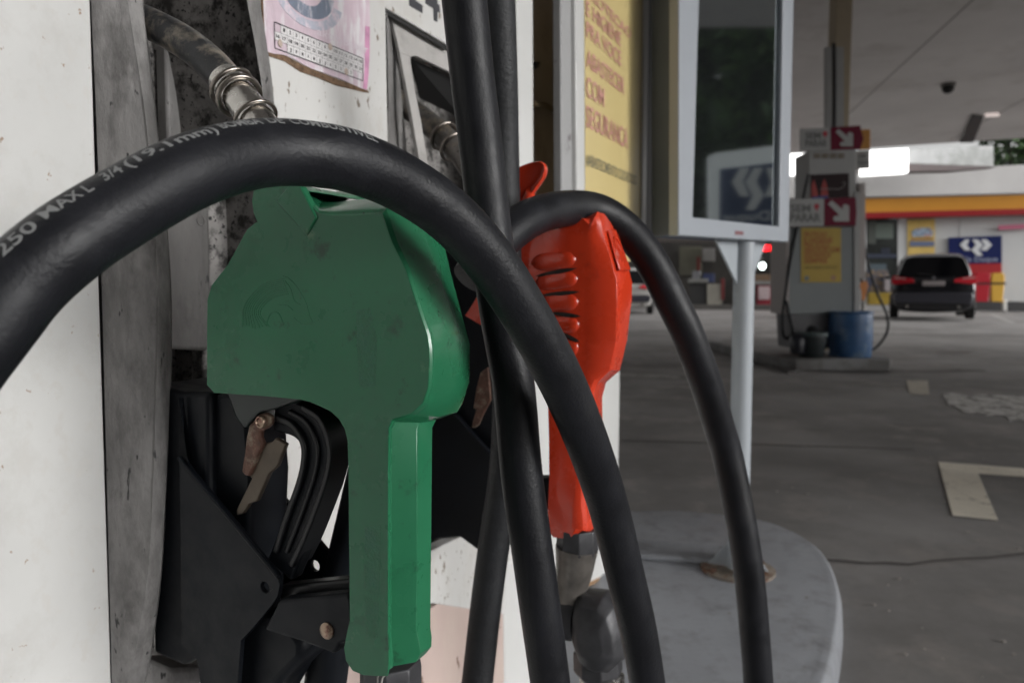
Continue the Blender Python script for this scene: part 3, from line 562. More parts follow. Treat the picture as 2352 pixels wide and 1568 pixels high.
# ================================================================== CARS
def car(name, s0, oc, length, W, H, paint, label, flip=False, suv=True, detail=True, ang=None, pos=None):
    """rear end at distance s0 along the forecourt direction, centre line offset oc"""
    if pos is None: org = D * s0 + N * oc; fw = D; rt = N
    else:
        org = Vector((pos[0], pos[1], 0)); fw = Vector((math.sin(ang), math.cos(ang), 0)); rt = Vector((math.cos(ang), -math.sin(ang), 0))
    def L(x, y, z): return org + rt * x * W / 1.82 + fw * y * length / 4.4 + Z * z * H / 1.6
    t = thing(name, org, label, 'car')
    def sec(y, w, pr): # lower body section
        P = [(w * a, y, b) for a, b in pr]; P = P + [(-a, y_, b) for a, y_, b in reversed(P)]
        return [L(*p) for p in P]
    low = lambda y, w, zt, zb=.26: sec(y, w, [(0, zb - .08), (.8, zb - .06), (.95, zb + .06), (.99, zb + .28), (1, .72), (.97, zt - .08), (.93, zt), (0, zt + .02)])
    part('body', loft([low(0.0, .84, .98, .34), low(.06, .89, 1.02, .3), low(.3, .91, 1.03), low(1.5, .91, 1.02), low(2.9, .91, 1.0), low(3.5, .90, .96), low(4.1, .85, .86), low(4.38, .74, .72, .32)]), paint, t, smooth=80, sub=2)
    def cab(y, w1, w2, z1, z2): return [L(*p) for p in ((-w1, y, z1), (-w1 * .97, y + .02, (z1 + z2) / 2), (-w2, y, z2 - .06), (-w2 * .9, y, z2), (0, y, z2 + .02), (w2 * .9, y, z2), (w2, y, z2 - .06), (w1 * .97, y + .02, (z1 + z2) / 2), (w1, y, z1))]
    part('roof', loft([cab(.04, .82, .80, .98, 1.02), cab(.2, .82, .72, .98, 1.34), cab(.42, .82, .64, .98, 1.55), cab(.8, .83, .64, .98, 1.59), cab(1.8, .83, .64, .98, 1.6), cab(2.5, .83, .62, .98, 1.52), cab(3.3, .82, .78, .95, 1.0)]), paint, t, smooth=80, sub=2)
    gl = M('car_glass', (.003, .003, .004), .1, spec=.18)
    def gq(P, d_): return slab([L(*p) for p in P], d_)
    part('rear_window', gq([(-.73, .035, 1.03), (.73, .035, 1.03), (.76, .03, 1.1), (.62, .26, 1.46), (.5, .3, 1.5), (-.5, .3, 1.5), (-.62, .26, 1.46), (-.76, .03, 1.1)], fw * .05), gl, t, bevel=.01)
    for sx in (-1, 1):
        part('side_window', slab([L(sx * .835, .5, 1.05), L(sx * .835, 2.9, 1.05), L(sx * .70, 2.3, 1.46), L(sx * .69, .55, 1.46)], rt * sx * .012), gl, t)
        tl = part('tail_light', slab([L(sx * .42, -.05, .90), L(sx * .88, -.03, .85), L(sx * .92, .06, .96), L(sx * .88, -.03, 1.06), L(sx * .44, -.05, .97)], fw * .06), M('tail_red', (.5, .008, .02), .2), t, bevel=.008)
        part('light_glint', slab([L(sx * .6, -.055, .975), L(sx * .86, -.035, .99), L(sx * .86, -.035, 1.01), L(sx * .6, -.055, .99)], fw * .01), M('lamp_clear', (.6, .5, .5), .2), tl)
        part('bumper_reflector', slab([L(sx * .62, -.03, .52), L(sx * .78, -.01, .52), L(sx * .78, -.01, .56), L(sx * .62, -.03, .56)], fw * .02), M('refl', (.12, .008, .01), .3), t)
        part('exhaust', tube([L(sx * .55, -.02, .34), L(sx * .55, .2, .34)], .04, 10), steel, t)
        part('wing_mirror', ball(L(sx * 1.0, 2.5, 1.05), .09, .07, .06), paint, t)
        for wy in (.72, 3.45):
            wh = part('wheel', lathe(L(sx * .93, wy, .34) - rt * sx * .22, rt * sx, [(0, .3), (.02, .335), (.2, .335), (.22, .3), (.22, .2)], 22), M('tyre', (.012, .012, .012), .8), t)
            part('rim', lathe(L(sx * .93, wy, .34), rt * sx, [(-.02, .2), (.0, .19), (.005, .06), (.012, .04)], 14), M('rim_alloy', (.3, .3, .3), .3, metal=.8), wh)
    part('bumper', slab([L(-.8, -.06, .42), L(.8, -.06, .42), L(.86, 0, .6), L(.8, -.04, .66), L(-.8, -.04, .66), L(-.86, 0, .6)], fw * .3), M('bumper_grey', (.035, .035, .045), .35), t, bevel=.03)
    part('number_plate', slab([L(-.24, -.045, .82), L(.24, -.045, .82), L(.24, -.045, .93), L(-.24, -.045, .93)], fw * .03), M('plate_grey', (.3, .27, .27), .5), t, bevel=.005)
    part('badge', disc(L(0, -.02, 1.0), fw, .04, -.02, 14), M('badge', (.3, .3, .32), .3, metal=.7), t)
    part('wiper', tube([L(0, .02, 1.06), L(-.35, .04, 1.1)], .01, 6), dk, t)
    return t
dark_car = M('car_black', (.006, .006, .009), .2, spec=.4, coat=.5)
pc = GP(2141, 738)
cx = Vector((pc.x, pc.y, 0)); s_c = cx.dot(D); o_c = cx.dot(N)
car('parked_car', s_c, o_c, 4.5, 2.0, 1.86, dark_car, 'black parked car seen from behind at the shop front')
c2 = GP(1440, 722)
car('parked_car', 0, 0, 4.2, 1.75, 1.62, M('car_white', (.42, .41, .39), .25, coat=.6), 'white parked car glimpsed between the red nozzle and the hose', ang=R(10), pos=(c2.x, c2.y))
# ================================================================== TOTEM with dark glass
TN = Vector((.607, -.794, 0)); TD = Vector((.794, .607, 0))    # front normal, direction along the front to the right
pb = GP(1694, 1308, ISZ)
tc_ = TN.dot((pb - CAM).xy.to_3d() + TN * .045)
def TP(u, v, off=0.0): return PL(u, v, TN, tc_ + off)
frame_m = M('totem_white_frame', (.32, .345, .38), .4, var=.03, scale=6)
side_m = M('totem_grey_side', (.11, .135, .19), .45, var=.1, scale=5)
pole_m = M('totem_pole_grey', (.36, .39, .42), .45, var=.05, scale=8)
tot = thing('display_totem', Vector((pb.x, pb.y, ISZ)), 'tall white framed totem with dark glass on a grey pole', 'totem')
fo = [(1560, -260), (1829, -260), (1812, 556), (1558, 541)]; fi = [(1612, -200), (1803, -200), (1790, 520), (1592, 499)]
part('front_frame', slab(pts(fo, TP), TN * -.03, [pts(fi, TP)]), frame_m, tot, bevel=.003, smooth=30)
back = [TP(u, v, -.031) for u, v in fo]
part('housing', slab(back, TN * -.088), side_m, tot, bevel=.004)
mirror_m = M('dark_reflecting_glass', (.40, .44, .46), .045, metal=.975)
part('glass', slab([TP(u, v, -.012) for u, v in ((1606, -205), (1806, -205), (1794, 524), (1588, 503))], TN * -.01), mirror_m, tot, smooth=0)
part('maker_label', slab([TP(1689, 530, .001), TP(1708, 531.5, .001), TP(1708, 540, .001), TP(1689, 539, .001)], TN * -.002), M('label_maroon', (.2, .07, .08), .5), tot, smooth=0)
ptop = Vector((pb.x, pb.y, TP(1680, 548).z + .004))
part('pole', tube([Vector((pb.x, pb.y, ISZ)), Vector((pb.x, pb.y, .5)), ptop], .0275, 24), pole_m, tot)
part('base_plate', lathe(Vector((pb.x, pb.y, ISZ)), Z, [(0, .1), (.006, .1), (.008, .095)], 24), M('plate_rusty', (.2, .17, .14), .6, var=.3, scale=30, dirt=(.12, .05, .025), dscale=25, dlo=.5, dhi=.58), tot)
for k in range(4):
    a = R(20 + 90 * k); c_ = Vector((pb.x + .078 * math.cos(a), pb.y + .078 * math.sin(a), ISZ + .008))
    part('bolt', lathe(c_, Z, [(0, .009), (.008, .009), (.009, .006)], 6), rusty, tot)
    a += R(45); e = Vector((math.cos(a), math.sin(a), 0)); c0 = Vector((pb.x, pb.y, ISZ + .006)) + e * .026
    part('gusset', slab([c0, c0 + e * .055, c0 + Z * .07], Vector((-e.y, e.x, 0)) * .005), pole_m, tot)
for e, ln in ((TD, .075), (-TD, .1)):
    c0 = ptop + e * .026
    part('bracket', slab([c0, c0 + e * ln, c0 - Z * .12], TN * -.006), pole_m, tot)
# roadside sign reflected in the glass: built where its mirror image says it stands
def reflect(p):
    d_ = (p - CAM).dot(TN) - (tc_ - .012); return p - TN * (2 * d_)
def VP_(u, v, off=0.0):
    a = BP(1625, 665, 5.0); b = BP(1799, 665, 4.66); e = (b - a); nn = Vector((-e.y, e.x, 0)).normalized()
    return PL(u, v, nn, nn.dot(a - CAM) - off)
def RV(u, v, off=0.0): return reflect(VP_(u, v, off))
nrm = (RV(1700, 450, 0) - RV(1700, 450, .05)); nrm.normalize()
base_ = (RV(1625, 700) + RV(1900, 700)) / 2; base_.z = 0
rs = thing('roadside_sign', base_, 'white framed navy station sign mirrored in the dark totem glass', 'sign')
vb_ = 760
part('frame', slab([RV(1625, 360), RV(1640, 352), RV(1905, 318), RV(1920, 324), RV(1920, vb_), RV(1625, vb_)], nrm * .12, [[RV(1651, 388), RV(1895, 360), RV(1895, vb_ - 30), RV(1647, vb_ - 30)]]), M('sign_frame_white_glow', (.62, .62, .6), .45, emit=(.9, .92, .9), estr=.13), rs, bevel=.01)  # weak glow added in place of daylight; panel, emblem and lettering likewise
part('panel', slab([RV(1645, 380, -.05), RV(1900, 352, -.05), RV(1900, vb_ - 20, -.05), RV(1640, vb_ - 20, -.05)], nrm * .05), M('sign_navy2', (.03, .05, .12), .4, emit=(.02, .03, .06), estr=.12), rs)
def vlog(x, y): return RV(1551 + (700 + 560 * x) / 5.461, 287 + (1010 - 470 * y) / 5.461, -.035)
part('emblem', join(*[slab(P, nrm * .01) for P in chevrons(vlog)]), M('emblem_grey', (.42, .42, .4), .5, emit=(.5, .5, .5), estr=.12), rs, smooth=0)
part('lettering', text_quad('Rede Duque', RV(1870, 478, -.035), RV(1660, 490, -.035), RV(1660, 508, -.035), RV(1870, 503, -.035), .02), M('text_grey', (.36, .37, .4), .5, emit=(.5, .5, .5), estr=.08), rs, smooth=0)
for uu in (1660, 1880):
    q = RV(uu, 700); part('leg', abox(q.x - .05, q.x + .05, q.y - .05, q.y + .05, 0, q.z + .1), dk, rs)
# ================================================================== NEAR DISPENSERS
HF = -.52                                    # front plane of the near dispenser
def face(poly, o=HF, th=-.02, holes=()): return slab(pts([(u, v, o) for u, v in poly], FP), N * th, [pts([(u, v, o) for u, v in h], FP) for h in holes])
disp = thing('fuel_dispenser', SZ(.6, ISZ, HF), 'white worn fuel dispenser front holding the green and red nozzles', 'fuel dispenser')
def upx(u0, u1, v0, v1, n=6): return [(u0 + (u1 - u0) * i / n, v0 + (v1 - v0) * i / n) for i in range(n + 1)]
part('left_panel', slab([SZ(-.45, 1.75, HF), FP(203, -120, HF) + Z * .6, FP(203, -120, HF), FP(208, 0, HF), FP(257, 1568, HF), FP(262, 1700, HF), Vector((*FP(266, 1700, HF).xy, ISZ)), SZ(-.45, ISZ, HF)], N * -.02), white_paint, disp, bevel=.0015)
# panel between the nozzle recesses, cut by the second slot
slot = [(886, 18), (1150, 176), (1152, 1190), (1057, 1233), (993, 1262), (905, 1310), (897, 640)]
outer = [(588, -120), (1216, -120), (1222, 0), (1229, 800), (1229, 1300), (1224, 1420), (993, 1389 - 4), (620, 1600), (640, 1100), (630, 600), (620, 240), (598, 10)]
part('middle_panel', face(outer, HF, -.02, [slot]), white_spot, disp, bevel=.0015)
part('lower_door', face([(985, 1400), (1090, 1330), (1154, 1290), (1160, 1700), (640, 1700), (640, 1610)], HF - .001), pink_paint, disp, bevel=.0015)
part('corner_post', face([(1157, 1292), (1229, 1262), (1229, 1700), (1162, 1700)], HF + .001, -.03), plain_white, disp, bevel=.006, bseg=3)
part('corner_trim', face([(1186, -120), (1224, -120), (1229, 1255), (1196, 1268)], HF + .006, -.03), plain_white, disp, bevel=.002)
part('upper_carcass', slab([SZ(-.45, 1.72, HF - .02), SZ(1.1, 1.72, HF - .02), SZ(1.1, 1.72, HF - .5), SZ(-.45, 1.72, HF - .5)], Z * .5), plain_white, disp, bevel=.004)
part('carcass', slab([SZ(-.45, ISZ, HF - .2), SZ(1.12, ISZ, HF - .2), SZ(1.12, ISZ, HF - .5), SZ(-.45, ISZ, HF - .5)], Z * 1.7), plain_white, disp)
part('carcass_floor', slab([SZ(-.45, ISZ, HF - .03), SZ(1.1, ISZ, HF - .03), SZ(1.1, ISZ, HF - .2), SZ(-.45, ISZ, HF - .2)], Z * .1), plain_white, disp)
part('end_wall', slab([SZ(1.10, ISZ, HF - .004), SZ(1.112, ISZ, HF - .004), SZ(1.112, ISZ, HF - .5), SZ(1.10, ISZ, HF - .5)], Z * 1.7), plain_white, disp)
# first recess: bulging grey lip, walls and back
rows = []
lipA = [(206, -60), (209, 0), (222, 300), (232, 600), (240, 900), (249, 1260), (254, 1450), (257, 1568), (259, 1640)]
lipB = [(286, -60), (290, 0), (334, 293), (358, 620), (357, 861), (341, 1263), (316, 1450), (296, 1550), (275, 1640)]
lipC = [(322, -60), (328, 0), (364, 310), (391, 607), (394, 861), (376, 1263), (356, 1450), (338, 1553), (320, 1640)]
outs = [.012, .016, .032, .042, .042, .034, .022, .012, .006]
for a, b, c, k in zip(lipA, lipB, lipC, outs):
    pa = FP(a[0], a[1], HF + .001); pm = FP((a[0] + b[0]) / 2, (a[1] + b[1]) / 2, HF + k * .62); p1 = FP(b[0] - 2, b[1], HF + k * .96); p1b = FP(b[0] + 3, b[1], HF + k * 1.03)
    p2 = FP(c[0] - 3, c[1], HF + k + .001); p3 = FP(c[0], c[1], HF + k - .004)
    p4 = p3 - N * (.05 + k) + D * .004
    rows.append([pa, pm, p1, p1b, p2, p3, p4, p4 - N * .07])
rr = []
cols = list(zip(*rows))
cols = [spline(list(c_), 5) for c_ in cols]
part('recess_lip', grid([list(c_) for c_ in cols]), grey_cast, disp, smooth=35)
sA = .352; sB = SZ(0, 0, 0)
rim_in = [(560, -60), (565, 0), (584, 102), (603, 230), (616, 420), (622, 700), (622, 1100), (610, 1500), (600, 1640)]
rim_out = [(589, -60), (593, 0), (609, 88), (627, 230), (638, 420), (646, 700), (650, 1100), (640, 1500), (636, 1640)]
rg = []
for a, b in zip(rim_in, rim_out):
    q0 = FP(b[0] + 3, b[1], HF - .001); q1 = FP(b[0], b[1], HF + .005); q2 = FP(a[0] + 2, a[1], HF + .006); q3 = FP(a[0], a[1], HF + .002)
    rg.append([q0, q1, q2, q3])
cols = [spline(list(c_), 4) for c_ in zip(*rg)]
part('recess_rim', grid([list(c_) for c_ in cols]), grey_cast, disp, smooth=35)
# inner right wall, back wall
ed = cols[3]
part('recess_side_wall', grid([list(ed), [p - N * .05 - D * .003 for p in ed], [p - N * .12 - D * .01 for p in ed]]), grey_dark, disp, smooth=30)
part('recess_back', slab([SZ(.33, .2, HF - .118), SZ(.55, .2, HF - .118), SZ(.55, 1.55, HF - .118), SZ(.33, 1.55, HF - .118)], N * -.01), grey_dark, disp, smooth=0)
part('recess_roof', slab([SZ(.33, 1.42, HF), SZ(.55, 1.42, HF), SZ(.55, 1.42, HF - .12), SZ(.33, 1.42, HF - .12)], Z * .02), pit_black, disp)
part('inner_rib', slab(pts([(380, 86, HF - .1), (444, 120, HF - .1), (446, 520, HF - .1), (392, 520, HF - .1)], FP), N * -.016), grey_cast, disp, bevel=.003)
part('inner_pad', slab(pts([(330, 440, HF - .035), (482, 430, HF - .035), (486, 640, HF - .035), (484, 806, HF - .035), (330, 800, HF - .035)], FP), N * -.02), M('pad_grey_shaded', (.125, .12, .116), .6, var=.3, scale=16, bump=.5, bscale=160, dirt=(.05, .047, .045), dscale=20, dlo=.5, dhi=.68, stretch=(1, 1, .4), specks=(.02, .02, .02), sscale=140, sthr=.68), disp, bevel=.004, bseg=3)  # pad grey lowered: the recess shade is put into its colour
part('inner_pad_shelf', slab(pts([(470, 420, HF - .05), (600, 420, HF - .05), (600, 900, HF - .05), (470, 900, HF - .05)], FP), N * -.02), grey_light if False else grey_dark, disp, bevel=.004)
part('pad_ring', tube([*circ(FP(461, 507, HF - .0345), N, .0042, 20)], .0004, 5, caps=False), grey_dark, disp)
part('recess_bottom', slab(pts([(330, 1520, HF + .004), (350, 1512, HF + .004), (400, 1535, HF + .004), (460, 1530, HF + .004), (492, 1548, HF + .004), (470, 1560, HF + .004), (420, 1620, HF + .004), (330, 1640, HF + .004)], FP), N * -.05), grey_cast, disp, bevel=.004)
part('lower_sill', face([(330, 1610), (480, 1552), (700, 1500), (700, 1700), (330, 1700)], HF + .002), white_paint, disp)
# second slot: grey bracket and dark interior
pl = lambda L_: [FP(u, v, o_) for u, v, o_ in L_]
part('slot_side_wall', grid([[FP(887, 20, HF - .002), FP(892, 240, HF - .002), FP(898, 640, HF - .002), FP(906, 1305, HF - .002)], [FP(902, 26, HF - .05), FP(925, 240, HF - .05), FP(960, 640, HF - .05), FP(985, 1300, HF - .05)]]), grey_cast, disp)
part('slot_bracket', join(slab([FP(899, 38, HF - .012), FP(1040, 118, HF - .012), FP(1075, 188, HF - .008), FP(1030, 164, HF - .008), FP(955, 128, HF - .008), FP(943, 131, HF - .008), FP(918, 120, HF - .009)], N * -.004),
    slab([FP(918, 120.5, HF - .009), FP(943, 131.5, HF - .008), FP(943, 142, HF - .006), FP(952, 205, HF), FP(967, 278, HF + .008), FP(990, 420, HF + .02), FP(972, 420, HF + .02), FP(943, 249, HF + .006)], N * -.004)), grey_light, disp, smooth=0)
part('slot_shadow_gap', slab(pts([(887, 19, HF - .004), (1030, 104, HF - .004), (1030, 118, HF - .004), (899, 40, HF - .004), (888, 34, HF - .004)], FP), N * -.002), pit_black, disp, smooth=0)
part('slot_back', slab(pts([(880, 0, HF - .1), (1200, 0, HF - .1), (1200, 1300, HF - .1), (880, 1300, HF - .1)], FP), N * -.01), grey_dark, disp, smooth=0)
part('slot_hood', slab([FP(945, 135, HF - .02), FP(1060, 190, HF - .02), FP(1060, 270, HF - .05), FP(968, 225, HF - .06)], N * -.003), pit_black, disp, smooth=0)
# numerals 24
part('numeral', join(face([(939.6, -6), (940.8, 13), (970.7, 31), (970.7, 13), (954, 1), (968, -14), (968, -60), (940, -60)], HF + .0008, -.0006), face([(977.5, -30), (977.5, 8), (996, 20), (997, 47), (1005, 51), (1005.5, 28), (1011, 29), (1010, 13), (1005, 9), (1004, -20), (996, -20), (996, 2), (988, -3), (992, -30)], HF + .0008, -.0006)), ink_grey, disp, smooth=0)
# black nozzle holder 1
H1, H2 = .372, .437
hold = [(410, 913), (412, 1046), (435, 1078), (525, 1186), (615, 1294), (636, 1320), (642, 1343), (638, 1368), (624, 1389), (579, 1443), (553, 1470), (540, 1640), (470, 1640), (453, 1515), (417, 1475), (414, 1177)]
part('holder_plate', slab(pts([(u, v, H1) for u, v in hold], DP), D * .004, [circ(DP(608, 1348, H1), D, .0042)]), black_plastic, disp, bevel=.0012)
hold2 = [(500, 905), (560, 1000), (615, 1091), (656, 1150), (752, 1267), (763, 1294), (746, 1335), (700, 1400), (600, 1400), (500, 1300)]
part('holder_plate', slab(pts([(u, v, H2) for u, v in hold2], DP), D * .004, [circ(DP(723, 1299, H2), D, .0046)]), black_plastic, disp, bevel=.0012)
part('holder_spine', slab(pts([(346, 880, .378), (415, 900, .378), (480, 900, .378), (480, 1500, .378), (420, 1530, .378), (352, 1500, .378)], DP), D * .055), black_plastic, disp, bevel=.004, bseg=3)
part('holder_box', slab(pts([(395, 905, .385), (560, 905, .385), (575, 1100, .385), (560, 1500, .385), (400, 1500, .385)], DP), D * .04), black_plastic, disp, bevel=.003)
part('holder_foot', slab(pts([(540, 1400, .385), (640, 1400, .385), (694, 1478, .385), (693, 1516, .385), (640, 1568, .385), (600, 1640, .385), (520, 1640, .385)], DP), D * .04), black_plastic, disp, bevel=.006, bseg=3)
part('holder_edge_rib', tube(spline([DP(411, 1050, H1 - .001), DP(433, 1078, H1 - .001), DP(525, 1187, H1 - .001), DP(615, 1295, H1 - .001), DP(639, 1325, H1 - .001)], 5), .0016, 8), black_plastic, disp)
# black nozzle holder 2
K1 = .80
hb = [(984, 935), (1039, 945), (1080, 992), (1145, 1064), (1168, 1095), (1168, 1226), (1110, 1258), (1096, 1262), (1057, 1233), (1000, 1238), (980, 1240)]
part('holder_plate', slab(pts([(u, v, K1) for u, v in hb], DP), D * .01), black_plastic, disp, bevel=.002)
part('holder_box', slab(pts([(960, 560, K1 + .012), (1180, 560, K1 + .012), (1180, 930, K1 + .012), (1160, 1100, K1 + .012), (1160, 1180, K1 + .012), (970, 1235, K1 + .012)], DP), D * .06), black_plastic, disp)
part('holder_foot', slab(pts([(1106, 1173, K1 - .012), (1163, 1171, K1 - .012), (1164, 1230, K1 - .012), (1097, 1263, K1 - .012)], DP), D * .03), M('holder_grey_black', (.026, .026, .028), .5), disp, bevel=.003)
part('holder_edge_rib', tube([DP(1039, 946, K1 - .002), DP(1080, 992, K1 - .002), DP(1146, 1065, K1 - .002)], .0022, 8), black_plastic, disp)
# calendar sticker
so_ = HF + .0012
stk = thing('calendar_sticker', FP(740, 150, HF), 'torn pink calendar sticker glued on the white dispenser panel', 'sticker')
part('residue', face([(612, 116), (660, 130), (700, 152), (780, 184), (843, 205), (849, 214), (835, 212), (770, 196), (735, 181), (690, 165), (655, 142), (614, 128)], HF + .0008, -.0005), rust_dirt, stk, smooth=0)
part('residue', face([(598, -20), (606, -20), (609, 60), (613, 118), (605, 60)], HF + .0009, -.0005), rust_dirt, stk, smooth=0)
part('sheet', face([(602, -80), (850, -80), (849, 0), (850, 60), (849, 126), (847, 170), (843, 207), (830, 203), (817, 197), (800, 190), (779, 181), (738, 166), (715, 158), (697, 148), (673, 134), (650, 126), (630, 124), (613, 119), (609, 80), (606, 38)], so_, -.0004), sticker_m, stk, smooth=0)
part('magenta_edge', join(face([(839, 60), (849.5, 62), (849, 126), (846.5, 172), (843, 206), (834, 203), (838, 160)], so_ + .0002, -.0002)), sticker_m2, stk, smooth=0)
TLc, TRc, BRc, BLc = FP(629.7, 51, so_ + .0004), FP(833, 135, so_ + .0004), FP(833, 186, so_ + .0004), FP(631, 111, so_ + .0004)
def cell(x, y): # x 0..1, y 0..1 down
    # perspective-correct along the face because corners are real points
    return (TLc * (1 - x) + TRc * x) * (1 - y) + (BLc * (1 - x) + BRc * x) * y
gc = []; lines = []; nums = []
blank = {(0, 0), (0, 2), (1, 2), (14, 2), (15, 2)}
cw = 1 / 16
for r_ in range(3):
    for c_ in range(16):
        if (c_, r_) in blank: continue
        x0, x1, y0, y1 = c_ * cw, (c_ + 1) * cw, r_ / 3, (r_ + 1) / 3
        gc.append(sheet([cell(x0, y0), cell(x1, y0), cell(x1, y1), cell(x0, y1)]))
        s = str(c_) if r_ == 0 else str(16 + c_) if r_ == 1 else 'JFMAMJJASOND'[c_ - 2]
        if s in ('9',) or (r_ == 2 and c_ == 12): continue
        fx = .22 if len(s) > 1 else .36
        a0, a1 = x0 + cw * fx, x1 - cw * fx
        q = [cell(a0, y0 + .10), cell(a1, y0 + .10), cell(a1, y1 - .10), cell(a0, y1 - .10)]
        nums.append(text_quad(s, *q, .02, N * .0005))
part('cells', join(*gc), sticker_w, stk, smooth=0)
def ln(a, b, wd):
    e = (b - a).normalized(); p = e.cross(N).normalized() * wd
    return sheet([a - p + N * .0003, b - p + N * .0003, b + p + N * .0003, a + p + N * .0003])
for c_ in range(1, 16): lines.append(ln(cell(c_ * cw, 0), cell(c_ * cw, 1), .00012))
for r_ in (1, 2): lines.append(ln(cell(0, r_ / 3), cell(1, r_ / 3), .00012))
for a, b in ((TLc, TRc), (TRc, BRc), (BRc, BLc), (BLc, TLc)): lines.append(ln(a, b, .00045))
part('grid_lines', join(*lines), ink_black, stk, smooth=0)
part('printed_numbers', join(*nums), ink_black, stk, smooth=0)
for (hu, hv) in ((643, 100), (758, 108), (795, 165)):
    part('punch_hole', join(disc(FP(hu, hv, so_ + .0005), N, .0036, .0006, 14, .0028)), M('punch_beige', (.5, .4, .34), .6, var=.2, scale=300), stk)
def arcpoly(cu, cv, ro, ri, a0, a1, n=14, sk=.42):
    P = []
    for i in range(n + 1):
        a = R(a0 + (a1 - a0) * i / n); P.append((cu + ro * math.cos(a), cv + ro * math.sin(a) + sk * ro * math.cos(a)))
    for i in range(n + 1):
        a = R(a1 + (a0 - a1) * i / n); P.append((cu + ri * math.cos(a), cv + ri * math.sin(a) + sk * ri * math.cos(a)))
    return P
part('printed_ring', face(arcpoly(705, -22, 62, 34, 0, 180), so_ + .0003, -.0002), sticker_b, stk, smooth=0)
part('printed_ring_shadow', face(arcpoly(705, -18, 82, 63, 10, 170), so_ + .0003, -.0002), M('sticker_greyblue', (.42, .44, .52), .5, dirt=(.66, .56, .62), dscale=120, dlo=.45, dhi=.6), stk, smooth=0)
part('worn_lettering', text_quad('aktroBauer', FP(728, 62, so_ + .0005), FP(846, 106, so_ + .0005), FP(846, 124, so_ + .0005), FP(728, 80, so_ + .0005), .01), M('worn_white', (.68, .6, .65), .5), stk, smooth=0)
# ---------- second dispenser behind
O2 = -.66
d2 = thing('fuel_dispenser', SZ(1.9, ISZ, O2), 'second dispenser with a tall yellow safety poster beyond the corner', 'fuel dispenser')
part('lower_cabinet', face([(1180, 560), (1426, 560), (1424, 900), (1420, 1180), (1402, 1312), (1386, 1329), (1350, 1344), (1310, 1372), (1180, 1480)], O2, -.4), plain_white, d2, bevel=.006, bseg=3)
part('rust_edge', face([(1386, 1322), (1386, 1331), (1350, 1347), (1310, 1376), (1305, 1372), (1348, 1339)], O2 + .002, -.002), M('rust_line', (.28, .17, .09), .7, var=.4, scale=60), d2, smooth=0)
O3 = -.565
part('side_panel', face([(1288, -120), (1322, -120), (1322, 566), (1291, 570)], O3 - .004, -.018), M('side_grey', (.36, .36, .36), .45, var=.06, scale=9, dirt=(.16, .15, .15), dscale=8, dlo=.62, dhi=.66), d2, bevel=.003)
part('panel_trim', face([(1321, -120), (1342, -120), (1345, 566), (1326, 570)], O3 + .006, -.03), plain_white, d2, bevel=.003)
part('panel_trim', face([(1482, -120), (1493, -120), (1483, 600), (1474, 600)], O3 + .006, -.03), plain_white, d2, bevel=.002)
part('rear_post', face([(1494, -120), (1512, -120), (1506, 560), (1484, 560)], O3 - .002, -.2), M('post_dark', (.06, .062, .068), .5), d2)
ypan = M('poster_panel_yellow', (.66, .53, .24), .45, var=.05, scale=2, spec=.5, coat=.12)
part('poster_panel', face([(1342, -120), (1484, -120), (1477, 600), (1345, 600)], O3 + .001, -.02), ypan, d2, smooth=0)
pinkt = M('poster_pink_text', (.62, .32, .26), .4)
TW = [('PROTECAO', -36, -10, 1448, 100), ('E HIGIENE', 0, 34, 1426, 84), ('PRA VOCE', 48, 84, 1426, 84), ('ABASTECER', 112, 152, 1434, 82), ('COM', 174, 220, 1388, 40), ('SEGURANCA', 240, 290, 1442, 92)]
tg = []
def colx(u0, u1, vt0, vb0, s):
    a, b = FP(u0, vt0, O3 + .003), FP(u0, vb0, O3 + .003)
    e = FP(u1, 400, O3 + .003) - FP(u0, 400, O3 + .003); e.z = 0
    return text_quad(s, a, a + e, b + e, b, .012)
for s, vt, vb, u1, _ in TW: tg.append(colx(1347, u1, vt, vb, s))
part('lettering', join(*tg), pinkt, d2, smooth=0)
part('lettering', colx(1347, 1462, 352, 378, '#ABASTECIMENTO CUIDADOSO'), M('poster_grey_text', (.22, .2, .13), .5), d2, smooth=0)
cp_ = M('cream_column', (.46, .40, .35), .5, var=.1, scale=8, dirt=(.34, .28, .23), dscale=8, dlo=.45, dhi=.65)
cpost = thing('service_column', SZ(1.5, ISZ, O2 - .1), 'brownish cream column between the two dispensers with a bent cable', 'column')
part('shaft', face([(1195, -120), (1276, -120), (1280, 600), (1195, 600)], O2 - .04, -.15), cp_, cpost, bevel=.02, bseg=4)
part('cable', tube(spline([FP(1200, 232, O2 - .03), FP(1228, 240, O2 - .02), FP(1250, 242, O2 - .02), FP(1268, 252, O2 - .02), FP(1280, 262, O2 - .03)], 5), .007, 8), M('cable_brown', (.16, .12, .07), .5), cpost)
part('clip', slab([FP(1222, 143, O2 - .03), FP(1232, 144, O2 - .03), FP(1228, 156, O2 - .03), FP(1222, 160, O2 - .03)], N * .01), dk, cpost)
